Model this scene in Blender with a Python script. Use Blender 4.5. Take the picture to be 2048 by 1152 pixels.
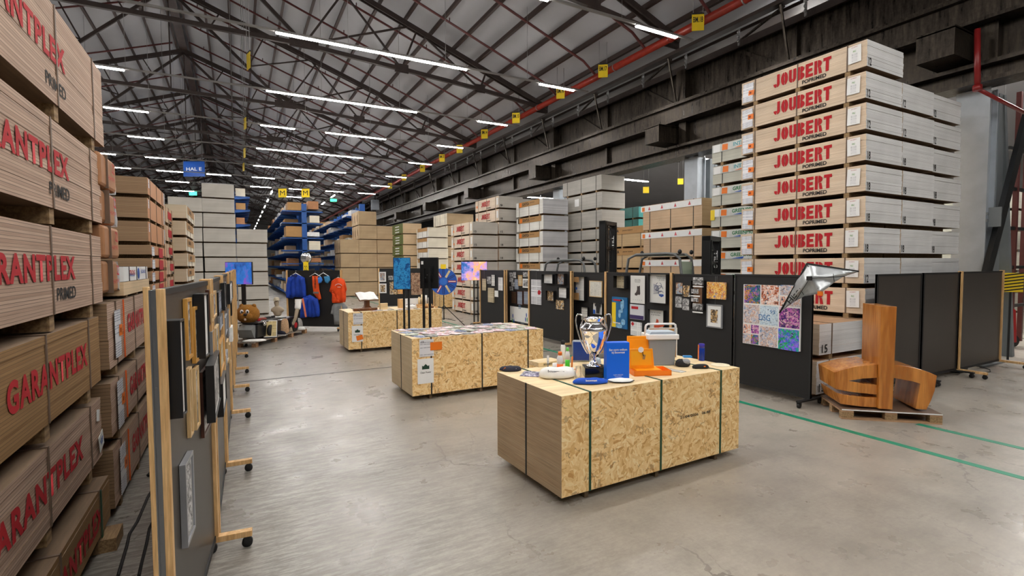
import bpy, bmesh, math, random
from mathutils import Vector, Matrix
S = bpy.context.scene
for o in list(bpy.data.objects): bpy.data.objects.remove(o)
col = S.collection
rnd = random.Random(7)
PI = math.pi

# ---------------------------------------------------------------- camera
F, PITCH, YAW, ROLL, H = 1012.0, math.radians(2.65), math.radians(28.5), math.radians(0.25), 2.165
fw = Vector((math.sin(YAW)*math.cos(PITCH), math.cos(YAW)*math.cos(PITCH), -math.sin(PITCH)))
rt0 = Vector((math.cos(YAW), -math.sin(YAW), 0)); up0 = rt0.cross(fw)
RT = rt0*math.cos(ROLL) - up0*math.sin(ROLL); UP = up0*math.cos(ROLL) + rt0*math.sin(ROLL)
cd = bpy.data.cameras.new('camera'); cam = bpy.data.objects.new('camera', cd); col.objects.link(cam)
cd.sensor_width = 36; cd.lens = F/2048*36; cd.clip_start = .05; cd.clip_end = 400
M = Matrix((RT, UP, -fw)).transposed().to_4x4(); M.translation = (0, 0, H); cam.matrix_world = M
S.camera = cam
# ---------------------------------------------------------------- world, exposure
w = bpy.data.worlds.new('world'); S.world = w; w.use_nodes = True
w.node_tree.nodes['Background'].inputs[0].default_value = (.55, .62, .75, 1)
w.node_tree.nodes['Background'].inputs[1].default_value = .25
S.view_settings.view_transform = 'Standard'; S.view_settings.look = 'None'
S.view_settings.exposure = 0.95; S.view_settings.gamma = 1; S.view_settings.use_curve_mapping = False
TUBE = 58.0

def ray(x, y): return fw*F + RT*(x-1024) - UP*(y-576)
O0 = Vector((0, 0, H))
def onX(x, y, X): d = ray(x, y); return O0 + d*(X/d.x)
def onY(x, y, Y): d = ray(x, y); return O0 + d*(Y/d.y)
def onZ(x, y, Z=0.0): d = ray(x, y); return O0 + d*((Z-H)/d.z)
def onV(x, y, A, B, off=0.0):
    A = Vector((A[0], A[1])); B = Vector((B[0], B[1])); t = (B-A).normalized(); n = Vector((t.y, -t.x))
    A = A + n*off; d = ray(x, y); k = (A.dot(n))/(d.x*n.x+d.y*n.y); p = O0+d*k
    return (Vector((p.x, p.y))-A).dot(t), p.z, p

# ---------------------------------------------------------------- materials
def nm(name):
    m = bpy.data.materials.new(name); m.use_nodes = True
    nt = m.node_tree; return m, nt, nt.nodes['Principled BSDF']
class NB:
    def __init__(s, nt): s.nt = nt
    def n(s, t, **k):
        x = s.nt.nodes.new(t)
        for a, b in k.items(): setattr(x, a, b)
        return x
    def l(s, a, b): s.nt.links.new(a, b)
    def val(s, sock, v):
        if hasattr(v, 'is_output') or isinstance(v, bpy.types.NodeSocket): s.l(v, sock)
        else: sock.default_value = v
    def math(s, op, a, b=0.0, c=None):
        x = s.n('ShaderNodeMath', operation=op); s.val(x.inputs[0], a); s.val(x.inputs[1], b)
        if c is not None: s.val(x.inputs[2], c)
        return x.outputs[0]
    def mix(s, f, a, b, mode='MIX'):
        x = s.n('ShaderNodeMix', data_type='RGBA', blend_type=mode)
        s.val(x.inputs[0], f); s.val(x.inputs[6], a); s.val(x.inputs[7], b); return x.outputs[2]
    def obj(s): return s.n('ShaderNodeTexCoord').outputs['Object']
    def map(s, v, sc=(1, 1, 1), rot=(0, 0, 0), loc=(0, 0, 0)):
        x = s.n('ShaderNodeMapping'); s.l(v, x.inputs[0]); x.inputs[1].default_value = loc
        x.inputs[2].default_value = rot; x.inputs[3].default_value = sc; return x.outputs[0]
    def noise(s, v, sc=5, det=4, rough=.55, out=0):
        x = s.n('ShaderNodeTexNoise'); s.l(v, x.inputs['Vector']); x.inputs['Scale'].default_value = sc
        x.inputs['Detail'].default_value = det; x.inputs['Roughness'].default_value = rough; return x.outputs[out]
    def vor(s, v, sc=5, feat='F1', out='Color'):
        x = s.n('ShaderNodeTexVoronoi', feature=feat); s.l(v, x.inputs['Vector']); x.inputs['Scale'].default_value = sc
        return x.outputs[out]
    def ramp(s, f, stops, interp='LINEAR'):
        x = s.n('ShaderNodeValToRGB'); s.l(f, x.inputs[0]); r = x.color_ramp; r.interpolation = interp
        while len(r.elements) < len(stops): r.elements.new(.5)
        for e, (p, c) in zip(r.elements, stops): e.position = p; e.color = c4(c)
        return x.outputs[0]
    def sep(s, v): x = s.n('ShaderNodeSeparateXYZ'); s.l(v, x.inputs[0]); return x.outputs
    def comb(s, a, b, c):
        x = s.n('ShaderNodeCombineXYZ'); s.val(x.inputs[0], a); s.val(x.inputs[1], b); s.val(x.inputs[2], c); return x.outputs[0]
    def bump(s, h, st=.3, d=.01):
        x = s.n('ShaderNodeBump'); x.inputs['Strength'].default_value = st; x.inputs['Distance'].default_value = d
        s.l(h, x.inputs['Height']); return x.outputs[0]
def c4(c):
    if isinstance(c, (int, float)): c = (c, c, c)
    return (c[0], c[1], c[2], 1)
def sr(r, g, b):
    f = lambda v: (v/255/12.92) if v/255 <= .04045 else ((v/255+.055)/1.055)**2.4
    return (f(r), f(g), f(b))
MC = {}
def flat(name, c, rough=.6, metal=0.0, var=.12, sc=6.0, emit=0.0, spec=None):
    if name in MC: return MC[name]
    m, nt, b = nm(name); n = NB(nt)
    v = n.noise(n.obj(), sc, 5)
    k = n.ramp(v, [(.25, 1-var), (.75, 1+var)])
    cc = n.mix(1.0, c4(c), k, 'MULTIPLY'); n.l(cc, b.inputs['Base Color'])
    b.inputs['Roughness'].default_value = rough; b.inputs['Metallic'].default_value = metal
    if spec is not None: b.inputs['Specular IOR Level'].default_value = spec
    if emit: n.l(cc, b.inputs['Emission Color']); b.inputs['Emission Strength'].default_value = emit
    MC[name] = m; return m
def edge(name, ca, cb, t=.018, line=.35, lw=.16, streak=.25, rough=.75):
    """edges of stacked sheets: one course per sheet, each its own tone, dark joint between"""
    if name in MC: return MC[name]
    m, nt, b = nm(name); n = NB(nt); o = n.obj(); z = n.math('DIVIDE', n.sep(o)[2], t)
    fl = n.math('FLOOR', z); fr = n.math('FRACT', z)
    inf = n.n('ShaderNodeObjectInfo').outputs['Random']
    wn = n.n('ShaderNodeTexWhiteNoise', noise_dimensions='2D'); n.l(n.comb(fl, inf, 0.0), wn.inputs[0])
    base = n.mix(wn.outputs[0], c4(ca), c4(cb))
    st = n.noise(n.map(o, (.8, .8, 90)), 3, 3)
    base = n.mix(1.0, base, n.ramp(st, [(.3, 1-streak), (.7, 1+streak*.5)]), 'MULTIPLY')
    big = n.noise(o, 1.3, 2)
    base = n.mix(1.0, base, n.ramp(big, [(.3, .88), (.7, 1.08)]), 'MULTIPLY')
    lwv = n.math('MULTIPLY', wn.outputs[0], lw)
    isl = n.math('LESS_THAN', fr, n.math('ADD', lwv, lw*.65))
    base = n.mix(isl, base, n.mix(1.0, base, c4(line), 'MULTIPLY'))
    n.l(base, b.inputs['Base Color']); b.inputs['Roughness'].default_value = rough
    n.l(n.bump(isl, -.35, .004), b.inputs['Normal'])
    MC[name] = m; return m
def wood(name, ca, cb, axis='z', rough=.5, sc=1.0, coat=0.0):
    if name in MC: return MC[name]
    m, nt, b = nm(name); n = NB(nt); o = n.obj()
    s = {'z': (14, 14, 1.2), 'x': (1.2, 14, 14), 'y': (14, 1.2, 14)}[axis]
    v = n.noise(n.map(o, tuple(q*sc for q in s)), 2.2, 6, .6)
    k = n.noise(n.map(o, tuple(q*sc*3 for q in s)), 3, 3)
    c = n.mix(n.ramp(v, [(.38, 0), (.62, 1)]), c4(ca), c4(cb))
    c = n.mix(1.0, c, n.ramp(k, [(.3, .85), (.7, 1.1)]), 'MULTIPLY')
    n.l(c, b.inputs['Base Color']); b.inputs['Roughness'].default_value = rough
    b.inputs['Coat Weight'].default_value = coat; b.inputs['Coat Roughness'].default_value = .12
    MC[name] = m; return m
def osb(name):
    m, nt, b = nm(name); n = NB(nt); o = n.obj()
    out = None
    for k, (big, loc) in enumerate(((8.5, (0, 0, 0)), (11.5, (3.1, 5.7, 2.3)))):
        wob = n.mix(.04, o, n.noise(o, 16, 2, .5, 1))
        mp = n.map(wob, loc=loc)
        cell = n.sep(n.vor(mp, big))
        for q in (0,):
            ang = n.math('MULTIPLY', cell[0], 6.28)
            vr = n.n('ShaderNodeVectorRotate', rotation_type='Y_AXIS'); n.l(mp, vr.inputs['Vector']); n.l(ang, vr.inputs['Angle'])
            vv = n.map(vr.outputs[0], (9, 24, 44))
            fc = n.sep(n.vor(vv, 1.0))
            fib = n.noise(n.map(vr.outputs[0], (6, 40, 160)), 1.0, 2)
            tone = n.math('ADD', fc[0], n.math('MULTIPLY', n.math('SUBTRACT', fib, .5), .5))
            cc = n.ramp(tone, [(.0, sr(204, 152, 88)), (.1, sr(224, 178, 112)), (.4, sr(238, 200, 138)), (.75, sr(246, 212, 152)), (1, sr(250, 226, 176))])
        out = cc if out is None else n.mix(n.ramp(n.vor(n.map(wob, (1, 1, 1), (0, .6, 0), (9, 9, 9)), 17, 'F1', 'Distance'), [(.28, 0), (.32, 1)]), out, cc)
    dk = n.vor(n.map(n.mix(.2, o, n.noise(o, 14, 2, .5, 1)), (14, 20, 45), (0, .7, 0)), 1.0)
    out = n.mix(n.ramp(n.sep(dk)[1], [(.95, 0), (.97, .5)]), out, c4(sr(128, 76, 30)))
    n.l(out, b.inputs['Base Color']); b.inputs['Roughness'].default_value = .62
    MC[name] = m; return m
def art(name, kind, seed=0, cols=None, sc=1.0):
    """a print: local x,z in metres, origin at its centre"""
    if name in MC: return MC[name]
    m, nt, b = nm(name); n = NB(nt); o = n.map(n.obj(), loc=(seed*3.7, seed*1.3, seed*2.1)); oo = n.obj()
    if kind in ('bw', 'col', 'crowd'):
        cols = cols or [(.0, .01), (.35, .08), (.5, .25), (.62, .6), (.8, .8)]
        a = n.noise(n.map(o, (1, 1, 1)), 9*sc, 6, .65)
        v = n.vor(n.mix(.25, o, n.noise(o, 12*sc, 3, .5, 1)), 22*sc)
        f = n.math('ADD', n.math('MULTIPLY', a, .62), n.math('MULTIPLY', n.sep(v)[0], .38))
        c = n.ramp(f, cols, 'LINEAR' if kind != 'crowd' else 'CONSTANT')
    elif kind == 'doc':
        pc, ic = cols or (sr(228, 226, 220), sr(90, 92, 100))
        z = n.math('MULTIPLY', n.sep(oo)[2], 45*sc); fr = n.math('FRACT', z)
        wn = n.noise(n.map(o, (60*sc, 1, 0)), 1.0, 1); row = n.n('ShaderNodeTexWhiteNoise', noise_dimensions='1D'); n.l(n.math('FLOOR', z), row.inputs['W'])
        ink = n.math('MULTIPLY', n.math('LESS_THAN', fr, .42), n.math('GREATER_THAN', wn, .44))
        ink = n.math('MULTIPLY', ink, n.math('GREATER_THAN', row.outputs[0], .22))
        edgeq = n.math('LESS_THAN', n.math('ABSOLUTE', n.sep(oo)[0]), 10)
        c = n.mix(n.math('MULTIPLY', ink, .75), c4(pc), c4(ic))
    n.l(c, b.inputs['Base Color']); b.inputs['Roughness'].default_value = .45
    MC[name] = m; return m
def screen(name, cols, seed, sc=4.0, st=1.6, stretch=(1, 1, 1)):
    m, nt, b = nm(name); n = NB(nt); o = n.map(n.obj(), stretch, loc=(seed, seed*2, seed*.5))
    a = n.noise(n.mix(.4, o, n.noise(o, sc*2, 3, .6, 1)), sc, 4, .6)
    c = n.ramp(a, cols); n.l(c, b.inputs['Emission Color']); b.inputs['Emission Strength'].default_value = st
    b.inputs['Base Color'].default_value = (.01, .01, .01, 1); b.inputs['Roughness'].default_value = .15
    return m

def floor_mat():
    m, nt, b = nm('concrete_floor'); n = NB(nt); g = n.n('ShaderNodeNewGeometry').outputs['Position']
    big = n.noise(g, .35, 5, .6); mid = n.noise(g, 2.2, 8, .7); fine = n.noise(g, 26, 5, .7)
    c = n.ramp(big, [(.3, sr(138, 131, 121)), (.5, sr(160, 152, 141)), (.7, sr(176, 168, 155))])
    c = n.mix(1.0, c, n.ramp(mid, [(.3, .8), (.5, 1), (.7, 1.1)]), 'MULTIPLY')
    c = n.mix(1.0, c, n.ramp(fine, [(.3, .9), (.7, 1.08)]), 'MULTIPLY')
    # scuffed darker lane along the left wall of stacks and the aisle (tyre wear)
    x = n.sep(g)[0]
    lane = n.math('SUBTRACT', 1.0, n.math('MULTIPLY', n.math('ADD', x, .2), .33))
    sx = n.noise(n.map(g, (1.6, 9, 1), (0, 0, .25)), 2.2, 6, .75)
    scr = n.ramp(sx, [(.44, 0), (.56, 1)])
    lanem = n.ramp(lane, [(0, 0), (1, 1)])
    sc2 = n.ramp(n.noise(n.map(g, (3, 14, 1), (0, 0, -.5)), 2.6, 7, .8), [(.42, 0), (.5, 1)])
    c = n.mix(n.math('MULTIPLY', n.math('ADD', n.math('MULTIPLY', lanem, .55), .08), 1.0), c, n.mix(scr, c4(sr(72, 70, 68)), n.mix(sc2, c4(sr(112, 108, 102)), c4(sr(150, 146, 140)))))
    # hairline cracks
    wv = n.mix(.35, g, n.noise(g, 1.1, 5, .7, 1))
    cr = n.vor(n.map(wv, (.8, .8, .8)), .62, 'DISTANCE_TO_EDGE', 'Distance')
    cr2 = n.vor(n.map(wv, (.8, .8, .8), (0, 0, .6)), 1.5, 'DISTANCE_TO_EDGE', 'Distance')
    c = n.mix(n.math('MULTIPLY', n.math('LESS_THAN', cr2, .005), n.ramp(n.noise(g, .7, 3), [(.5, 0), (.62, .4)])), c, c4(sr(96, 90, 82)))
    crm = n.math('MULTIPLY', n.math('LESS_THAN', cr, .0035), n.ramp(n.noise(g, .8, 3), [(.45, 0), (.6, .55)]))
    c = n.mix(crm, c, c4(sr(84, 78, 72)))
    # damp prints and spots
    sp = n.vor(n.map(g, (1, 1, 1)), 7.5, 'F1', 'Distance')
    spm = n.math('MULTIPLY', n.math('LESS_THAN', n.math('ADD', sp, n.math('MULTIPLY', n.noise(g, 30, 3), .18)), .21), n.ramp(n.noise(g, .55, 2), [(.60, 0), (.68, .3)]))
    c = n.mix(spm, c, c4(sr(118, 110, 100)))
    # saw-cut joints
    n.l(c, b.inputs['Base Color'])
    n.l(n.ramp(n.noise(g, 1.7, 6, .6), [(.3, .22), (.7, .46)]), b.inputs['Roughness'])
    n.l(n.bump(n.noise(g, 40, 4), .12, .004), b.inputs['Normal'])
    return m
def steel_mat(name, ca, cb, rough=.42, metal=.55, scale=1.0, axis=(5, 5, .6)):
    if name in MC: return MC[name]
    m, nt, b = nm(name); n = NB(nt); g = n.n('ShaderNodeNewGeometry').outputs['Position']
    v = n.noise(n.map(g, tuple(a*scale for a in axis)), 2.0, 7, .7); f = n.noise(g, 14*scale, 4, .7)
    c = n.mix(n.ramp(v, [(.35, 0), (.68, 1)]), c4(ca), c4(cb))
    c = n.mix(1.0, c, n.ramp(f, [(.3, .75), (.7, 1.2)]), 'MULTIPLY')
    n.l(c, b.inputs['Base Color']); b.inputs['Metallic'].default_value = metal
    n.l(n.ramp(v, [(.3, rough-.12), (.7, rough+.18)]), b.inputs['Roughness'])
    n.l(n.bump(f, .25, .01), b.inputs['Normal'])
    MC[name] = m; return m

m_floor = floor_mat()
m_roof = flat('roof_sheet', sr(164, 164, 168), .55, 0, .08, .6)
m_steel = steel_mat('dark_riveted_steel', sr(36, 31, 27), sr(80, 71, 61), .34, .7)
m_truss = flat('brown_truss_paint', sr(48, 37, 33), .6, .2, .3, 3)
m_purl = flat('brown_purlin_paint', sr(56, 40, 35), .6, .1, .25, 2)
m_redpipe = flat('red_sprinkler_paint', sr(150, 44, 30), .28, .0, .2, 8)
m_darkpipe = flat('dark_red_pipe', sr(82, 30, 28), .45, 0, .2, 8)
m_galv = flat('galvanised_metal', sr(150, 150, 150), .4, .7, .1)
m_rail = flat('light_rail_grey', sr(150, 148, 145), .5, .2, .05)
m_tube = flat('lit_tube', (1.0, .97, .93), .5, 0, .0, 1, TUBE)
m_col = flat('grey_column_paint', sr(176, 184, 192), .5, .1, .1, 3)
m_colD = flat('dark_grey_column_paint', sr(120, 126, 130), .5, .1, .1, 3)
m_wall = flat('grey_wall_cladding', sr(120, 120, 118), .8, 0, .1, .5)
m_bear = wood('bearer_chipboard', sr(128, 100, 70), sr(170, 140, 100), 'y', .85, 1.5)
m_strapb = flat('black_strap', sr(34, 36, 34), .5)
m_strapg = flat('green_strap', sr(28, 74, 52), .45)
m_straps = flat('tan_strap', sr(112, 92, 76), .6)
m_strapo = flat('orange_strap', sr(226, 96, 30), .5)
m_red = flat('red_stencil_paint', sr(184, 20, 32), .8, 0, .12, 30)
m_blk = flat('black_stencil_paint', sr(30, 28, 28), .8, 0, .1, 30)
m_black = flat('black_board', sr(20, 19, 20), .6, 0, .08, 2)
m_brownboard = flat('dark_brown_board', sr(62, 56, 51), .42, 0, .08, 2)
m_pine = wood('pine_post', sr(206, 160, 104), sr(230, 190, 134), 'z', .5)
m_pinex = wood('pine_foot', sr(196, 148, 92), sr(222, 180, 122), 'x', .5)
m_alu = flat('aluminium_profile', sr(150, 152, 156), .3, .85, .05)
m_rubber = flat('black_rubber', sr(24, 24, 25), .6)
m_paper = art('delivery_note', 'doc', 3, (sr(232, 232, 236), sr(100, 112, 140)), 1.0)
m_white = flat('white_paper', sr(236, 236, 234), .6, 0, .03)
m_orange = flat('orange_sticker', sr(238, 122, 20), .5, 0, .05)
m_blue = flat('blue_paint', sr(18, 84, 178), .4, 0, .06)
m_bluer = flat('rack_blue', sr(12, 76, 148), .45, .1, .1)
m_yellow = flat('yellow_sign', sr(244, 210, 24), .5, 0, .04)
m_osb = osb('osb_face')
m_osbedge = edge('osb_edge', sr(186, 156, 120), sr(202, 174, 138), .011, .62, .2, .35)
m_osbedge2 = edge('osb_edge_pale', sr(214, 190, 152), sr(224, 202, 166), .015, .75, .14, .12)
m_osbtop = wood('board_top', sr(222, 196, 150), sr(236, 214, 172), 'x', .6, .35)
E_JOU = edge('plywood_edge_light', sr(222, 198, 170), sr(236, 214, 188), .024, .62, .14, .18)
E_WHT = edge('primed_white_edge', sr(226, 226, 226), sr(240, 240, 240), .022, .72, .12, .08)
E_GAR = edge('plywood_edge_warm', sr(182, 150, 128), sr(208, 178, 156), .019, .42, .13, .25)
E_GAR2 = edge('fibreboard_edge_brown', sr(150, 112, 68), sr(168, 130, 84), .019, .55, .12, .2)
E_BRN = edge('brown_board_edge', sr(146, 116, 86), sr(162, 132, 100), .03, .6, .16, .15)
E_KRF = edge('kraft_board_edge', sr(188, 162, 126), sr(198, 172, 136), .04, .85, .1, .1)
E_KRFL = edge('kraft_board_face', sr(220, 192, 152), sr(228, 200, 162), .04, .8, .1, .1)
E_GRY = edge('grey_board_edge', sr(184, 178, 168), sr(192, 187, 178), .035, .85, .1, .08)
E_GRYL = edge('grey_board_light', sr(186, 182, 176), sr(200, 196, 190), .03, .8, .12, .1)
E_CRM = edge('cream_board_edge', sr(200, 184, 156), sr(208, 192, 166), .03, .85, .12, .1)
E_CRML = edge('cream_board_face', sr(228, 218, 196), sr(236, 228, 208), .03, .85, .12, .08)
E_SIK = edge('plywood_edge_pinkish', sr(206, 172, 138), sr(218, 188, 154), .022, .68, .15, .15)
E_TEAL = flat('teal_film', sr(64, 140, 136), .35, 0, .15, 3)
m_kraft = flat('kraft_paper', sr(176, 124, 84), .7, 0, .16, 5)
m_card = flat('cardboard', sr(176, 134, 84), .75, 0, .08, 6)
m_film = flat('clear_film', sr(196, 196, 198), .25, 0, .2, 9)
m_btop = wood('dull_top_gap_shade', sr(116, 94, 72), sr(134, 110, 86), 'y', .8, .3)  # dull brown tops; on undersides the dark tone paints the gap shade
m_greenpk = flat('olive_wrap', sr(92, 104, 44), .5, 0, .12, 6)

# ---------------------------------------------------------------- mesh helpers
class MB:
    def __init__(s): s.bm = bmesh.new()
    def box(s, x0, y0, z0, x1, y1, z1, M=None):
        vs = [s.bm.verts.new(M @ Vector(p) if M else p) for p in ((x0,y0,z0),(x1,y0,z0),(x1,y1,z0),(x0,y1,z0),(x0,y0,z1),(x1,y0,z1),(x1,y1,z1),(x0,y1,z1))]
        for f in ((0,3,2,1),(4,5,6,7),(0,1,5,4),(1,2,6,5),(2,3,7,6),(3,0,4,7)): s.bm.faces.new([vs[i] for i in f])
        return s
    def bar(s, a, b, w, h=None, upv=(0, 0, 1)):
        a = Vector(a); b = Vector(b); h = h or w; d = b-a; L = d.length; d.normalize()
        u = Vector(upv)
        if abs(d.dot(u)) > .98: u = Vector((0, 1, 0))
        r = d.cross(u).normalized(); u = r.cross(d)
        Mx = Matrix((r, d, u)).transposed().to_4x4(); Mx.translation = a
        return s.box(-w/2, 0, -h/2, w/2, L, h/2, Mx)
    def tube(s, pts, r, seg=8, cap=True):
        pts = [Vector(p) for p in pts]; rings = []; n = len(pts); prev = None
        for i, p in enumerate(pts):
            d = (pts[min(i+1, n-1)]-pts[max(i-1, 0)]).normalized()
            if prev is None:
                u = Vector((0, 0, 1)) if abs(d.z) < .9 else Vector((1, 0, 0)); u = (u-d*u.dot(d)).normalized()
            else: u = (prev-d*prev.dot(d)).normalized()
            prev = u; v = d.cross(u); rr = r[i] if isinstance(r, (list, tuple)) else r
            rings.append([s.bm.verts.new(p+(u*math.cos(2*PI*k/seg)+v*math.sin(2*PI*k/seg))*rr) for k in range(seg)])
        for a, b in zip(rings, rings[1:]):
            for k in range(seg): f = s.bm.faces.new((a[k], a[(k+1) % seg], b[(k+1) % seg], b[k])); f.smooth = True
        if cap:
            s.bm.faces.new(rings[0][::-1]); s.bm.faces.new(rings[-1])
        return s
    def lathe(s, prof, seg=32, c=(0, 0, 0), M=None):
        rings = []
        for r, z in prof:
            ring = []
            for k in range(seg):
                p = Vector((c[0]+max(r, .0004)*math.cos(2*PI*k/seg), c[1]+max(r, .0004)*math.sin(2*PI*k/seg), c[2]+z))
                ring.append(s.bm.verts.new(M @ p if M else p))
            rings.append(ring)
        for a, b in zip(rings, rings[1:]):
            for k in range(seg): f = s.bm.faces.new((a[k], a[(k+1) % seg], b[(k+1) % seg], b[k])); f.smooth = True
        s.bm.faces.new(rings[0][::-1]); s.bm.faces.new(rings[-1])
        return s
    def prism(s, pts, d0, d1, ax='y', M=None):
        """closed outline in the other two axes (x,z for ax=y), extruded from d0 to d1"""
        def P(u, v, d):
            p = {'y': (u, d, v), 'x': (d, u, v), 'z': (u, v, d)}[ax]; return M @ Vector(p) if M else Vector(p)
        a = [s.bm.verts.new(P(u, v, d0)) for u, v in pts]; b = [s.bm.verts.new(P(u, v, d1)) for u, v in pts]; n = len(pts)
        s.bm.faces.new(a[::-1]); s.bm.faces.new(b)
        for i in range(n): s.bm.faces.new((a[i], a[(i+1) % n], b[(i+1) % n], b[i]))
        return s
    def ball(s, c, r, u=16, v=10, M=None):
        c = Vector(c); r = Vector(r) if not isinstance(r, (int, float)) else Vector((r, r, r)); rings = []
        for j in range(1, v):
            th = PI*j/v; ring = []
            for k in range(u):
                ph = 2*PI*k/u; p = c+Vector((r.x*math.sin(th)*math.cos(ph), r.y*math.sin(th)*math.sin(ph), r.z*math.cos(th)))
                ring.append(s.bm.verts.new(M @ p if M else p))
            rings.append(ring)
        t = s.bm.verts.new(M @ (c+Vector((0, 0, r.z))) if M else c+Vector((0, 0, r.z))); b = s.bm.verts.new(M @ (c-Vector((0, 0, r.z))) if M else c-Vector((0, 0, r.z)))
        for a, bb in zip(rings, rings[1:]):
            for k in range(u): f = s.bm.faces.new((a[k], bb[k], bb[(k+1) % u], a[(k+1) % u])); f.smooth = True
        for k in range(u):
            s.bm.faces.new((t, rings[0][k], rings[0][(k+1) % u])).smooth = True; s.bm.faces.new((b, rings[-1][(k+1) % u], rings[-1][k])).smooth = True
        return s
    def mesh(s, name, m, fix=True):
        if fix: bmesh.ops.recalc_face_normals(s.bm, faces=s.bm.faces)
        me = bpy.data.meshes.new(name); s.bm.to_mesh(me); s.bm.free()
        for q in (m if isinstance(m, (list, tuple)) else [m]): me.materials.append(q)
        return me
    def build(s, name, m, parent=None, loc=(0, 0, 0), rz=0.0, bevel=0.0):
        return put(name, s.mesh(name, m), parent, loc, rz, bevel)
def put(name, me, parent=None, loc=(0, 0, 0), rz=0.0, bevel=0.0):
    o = bpy.data.objects.new(name, me); col.objects.link(o); o.location = loc; o.rotation_euler = (0, 0, rz)
    if parent: o.parent = parent
    if bevel:
        b = o.modifiers.new('b', 'BEVEL'); b.width = bevel; b.segments = 2; b.limit_method = 'ANGLE'
    return o
def tag(o, label, cat, group=None):
    o['label'] = label; o['category'] = cat
    if group: o['group'] = group
    return o
def thing(name, label, cat, loc=(0, 0, 0), rz=0.0, group=None):
    o = bpy.data.objects.new(name, None); col.objects.link(o); o.location = loc; o.rotation_euler = (0, 0, rz)
    o.empty_display_size = .1
    return tag(o, label, cat, group)
def struct(o): o['kind'] = 'structure'; return o
TC = {}
def text_mesh(s, m, bold=.0, spacing=1.0):
    k = (s, m.name, bold, spacing)
    if k in TC: return TC[k]
    cu = bpy.data.curves.new('txt', 'FONT'); cu.body = s; cu.offset = bold; cu.space_character = spacing; cu.align_x = 'CENTER'; cu.align_y = 'CENTER'
    cu.fill_mode = 'FRONT'; cu.resolution_u = 4; cu.space_line = .95
    ob = bpy.data.objects.new('txt', cu); col.objects.link(ob)
    dg = bpy.context.evaluated_depsgraph_get(); dg.update()
    me = bpy.data.meshes.new_from_object(ob.evaluated_get(dg)); bpy.data.objects.remove(ob)
    vs = [v.co for v in me.vertices]
    x0 = min(v.x for v in vs); x1 = max(v.x for v in vs); y0 = min(v.y for v in vs); y1 = max(v.y for v in vs)
    for v in me.vertices:
        v.co = ((v.co.x-(x0+x1)/2)/(x1-x0), 0, (v.co.y-(y0+y1)/2)/(y1-y0))
    me.materials.clear(); me.materials.append(m); me.name = 'lettering'
    TC[k] = me; return me
def text(s, m, c, w, h, parent, face='-y', bold=.0, tilt=0.0, name='lettering', spacing=1.0):
    """flat painted words centred at c (parent space), w by h metres, on a face looking along `face`"""
    o = bpy.data.objects.new(name, text_mesh(s, m, bold, spacing)); col.objects.link(o); o.parent = parent
    rz = {'-y': 0, '+x': PI/2, '-x': -PI/2, '+y': PI}[face] if isinstance(face, str) else face
    o.location = c; o.rotation_euler = (0, tilt, rz); o.scale = (w, 1, h); return o
def sheet(name, m, c, w, h, parent, face='-y', t=.002, tilt=0.0, shape=None):
    """thin sheet of paper/print centred at c"""
    if shape is None:
        me = MB().box(-w/2, -t, -h/2, w/2, 0, h/2).mesh(name, m)
    else: me = MB().prism(shape, -t, 0).mesh(name, m)
    o = bpy.data.objects.new(name, me); col.objects.link(o); o.parent = parent
    rz = {'-y': 0, '+x': PI/2, '-x': -PI/2, '+y': PI}[face] if isinstance(face, str) else face
    o.location = c; o.rotation_euler = (0, tilt, rz); return o
def ring(cx, cy, rx, ry, ix, iy, a0, a1, n=9):
    A = [math.radians(a0+(a1-a0)*k/(n-1)) for k in range(n)]
    return [(cx+rx*math.cos(a), cy+ry*math.sin(a)) for a in A]+[(cx+ix*math.cos(a), cy+iy*math.sin(a)) for a in A[::-1]]
def rc(a, b, c, d): return [(a, b), (c, b), (c, d), (a, d)]
GL = {'J': [rc(.56, .3, .96, 1), ring(.5, .3, .46, .3, .06, .06, -180, -98), ring(.5, .3, .46, .3, .06, .06, -82, 0)],
      'O': [ring(.5, .5, .5, .5, .1, .22, 97, 263), ring(.5, .5, .5, .5, .1, .22, -83, 83)],
      'U': [rc(0, .32, .4, 1), rc(.6, .32, 1, 1), ring(.5, .32, .5, .32, .1, .08, 180, 263), ring(.5, .32, .5, .32, .1, .08, -83, 0)],
      'B': [rc(0, 0, .37, 1), ring(.44, .76, .52, .24, .1, .07, -90, 90), ring(.44, .27, .56, .27, .12, .08, -90, 90)],
      'E': [rc(0, 0, .4, 1), rc(.4, .78, .95, 1), rc(.4, .39, .86, .61), rc(.4, 0, .98, .22)],
      'R': [rc(0, 0, .37, 1), ring(.44, .73, .52, .27, .1, .08, -90, 90), [(.5, .46), (.84, .46), (1, 0), (.6, 0)]],
      'T': [rc(0, .77, 1, 1), rc(.3, 0, .7, .77)]}
def stencil_mesh(word, m):
    k = ('st', word)
    if k in TC: return TC[k]
    bm = bmesh.new(); n = len(word); W_ = n+.14*(n-1)
    for i, ch in enumerate(word):
        for pg in GL[ch]:
            bm.faces.new([bm.verts.new(((i*1.14+u)/W_-.5, 0, v-.5)) for u, v in pg])
    bmesh.ops.triangulate(bm, faces=bm.faces[:])
    me = bpy.data.meshes.new('lettering'); bm.to_mesh(me); bm.free(); me.materials.append(m); TC[k] = me; return me
def stencil(word, m, c, w, h, parent, rz):
    o = bpy.data.objects.new('lettering', stencil_mesh(word, m)); col.objects.link(o); o.parent = parent
    o.location = c; o.rotation_euler = (0, 0, rz); o.scale = (w, 1, h); return o
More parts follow.
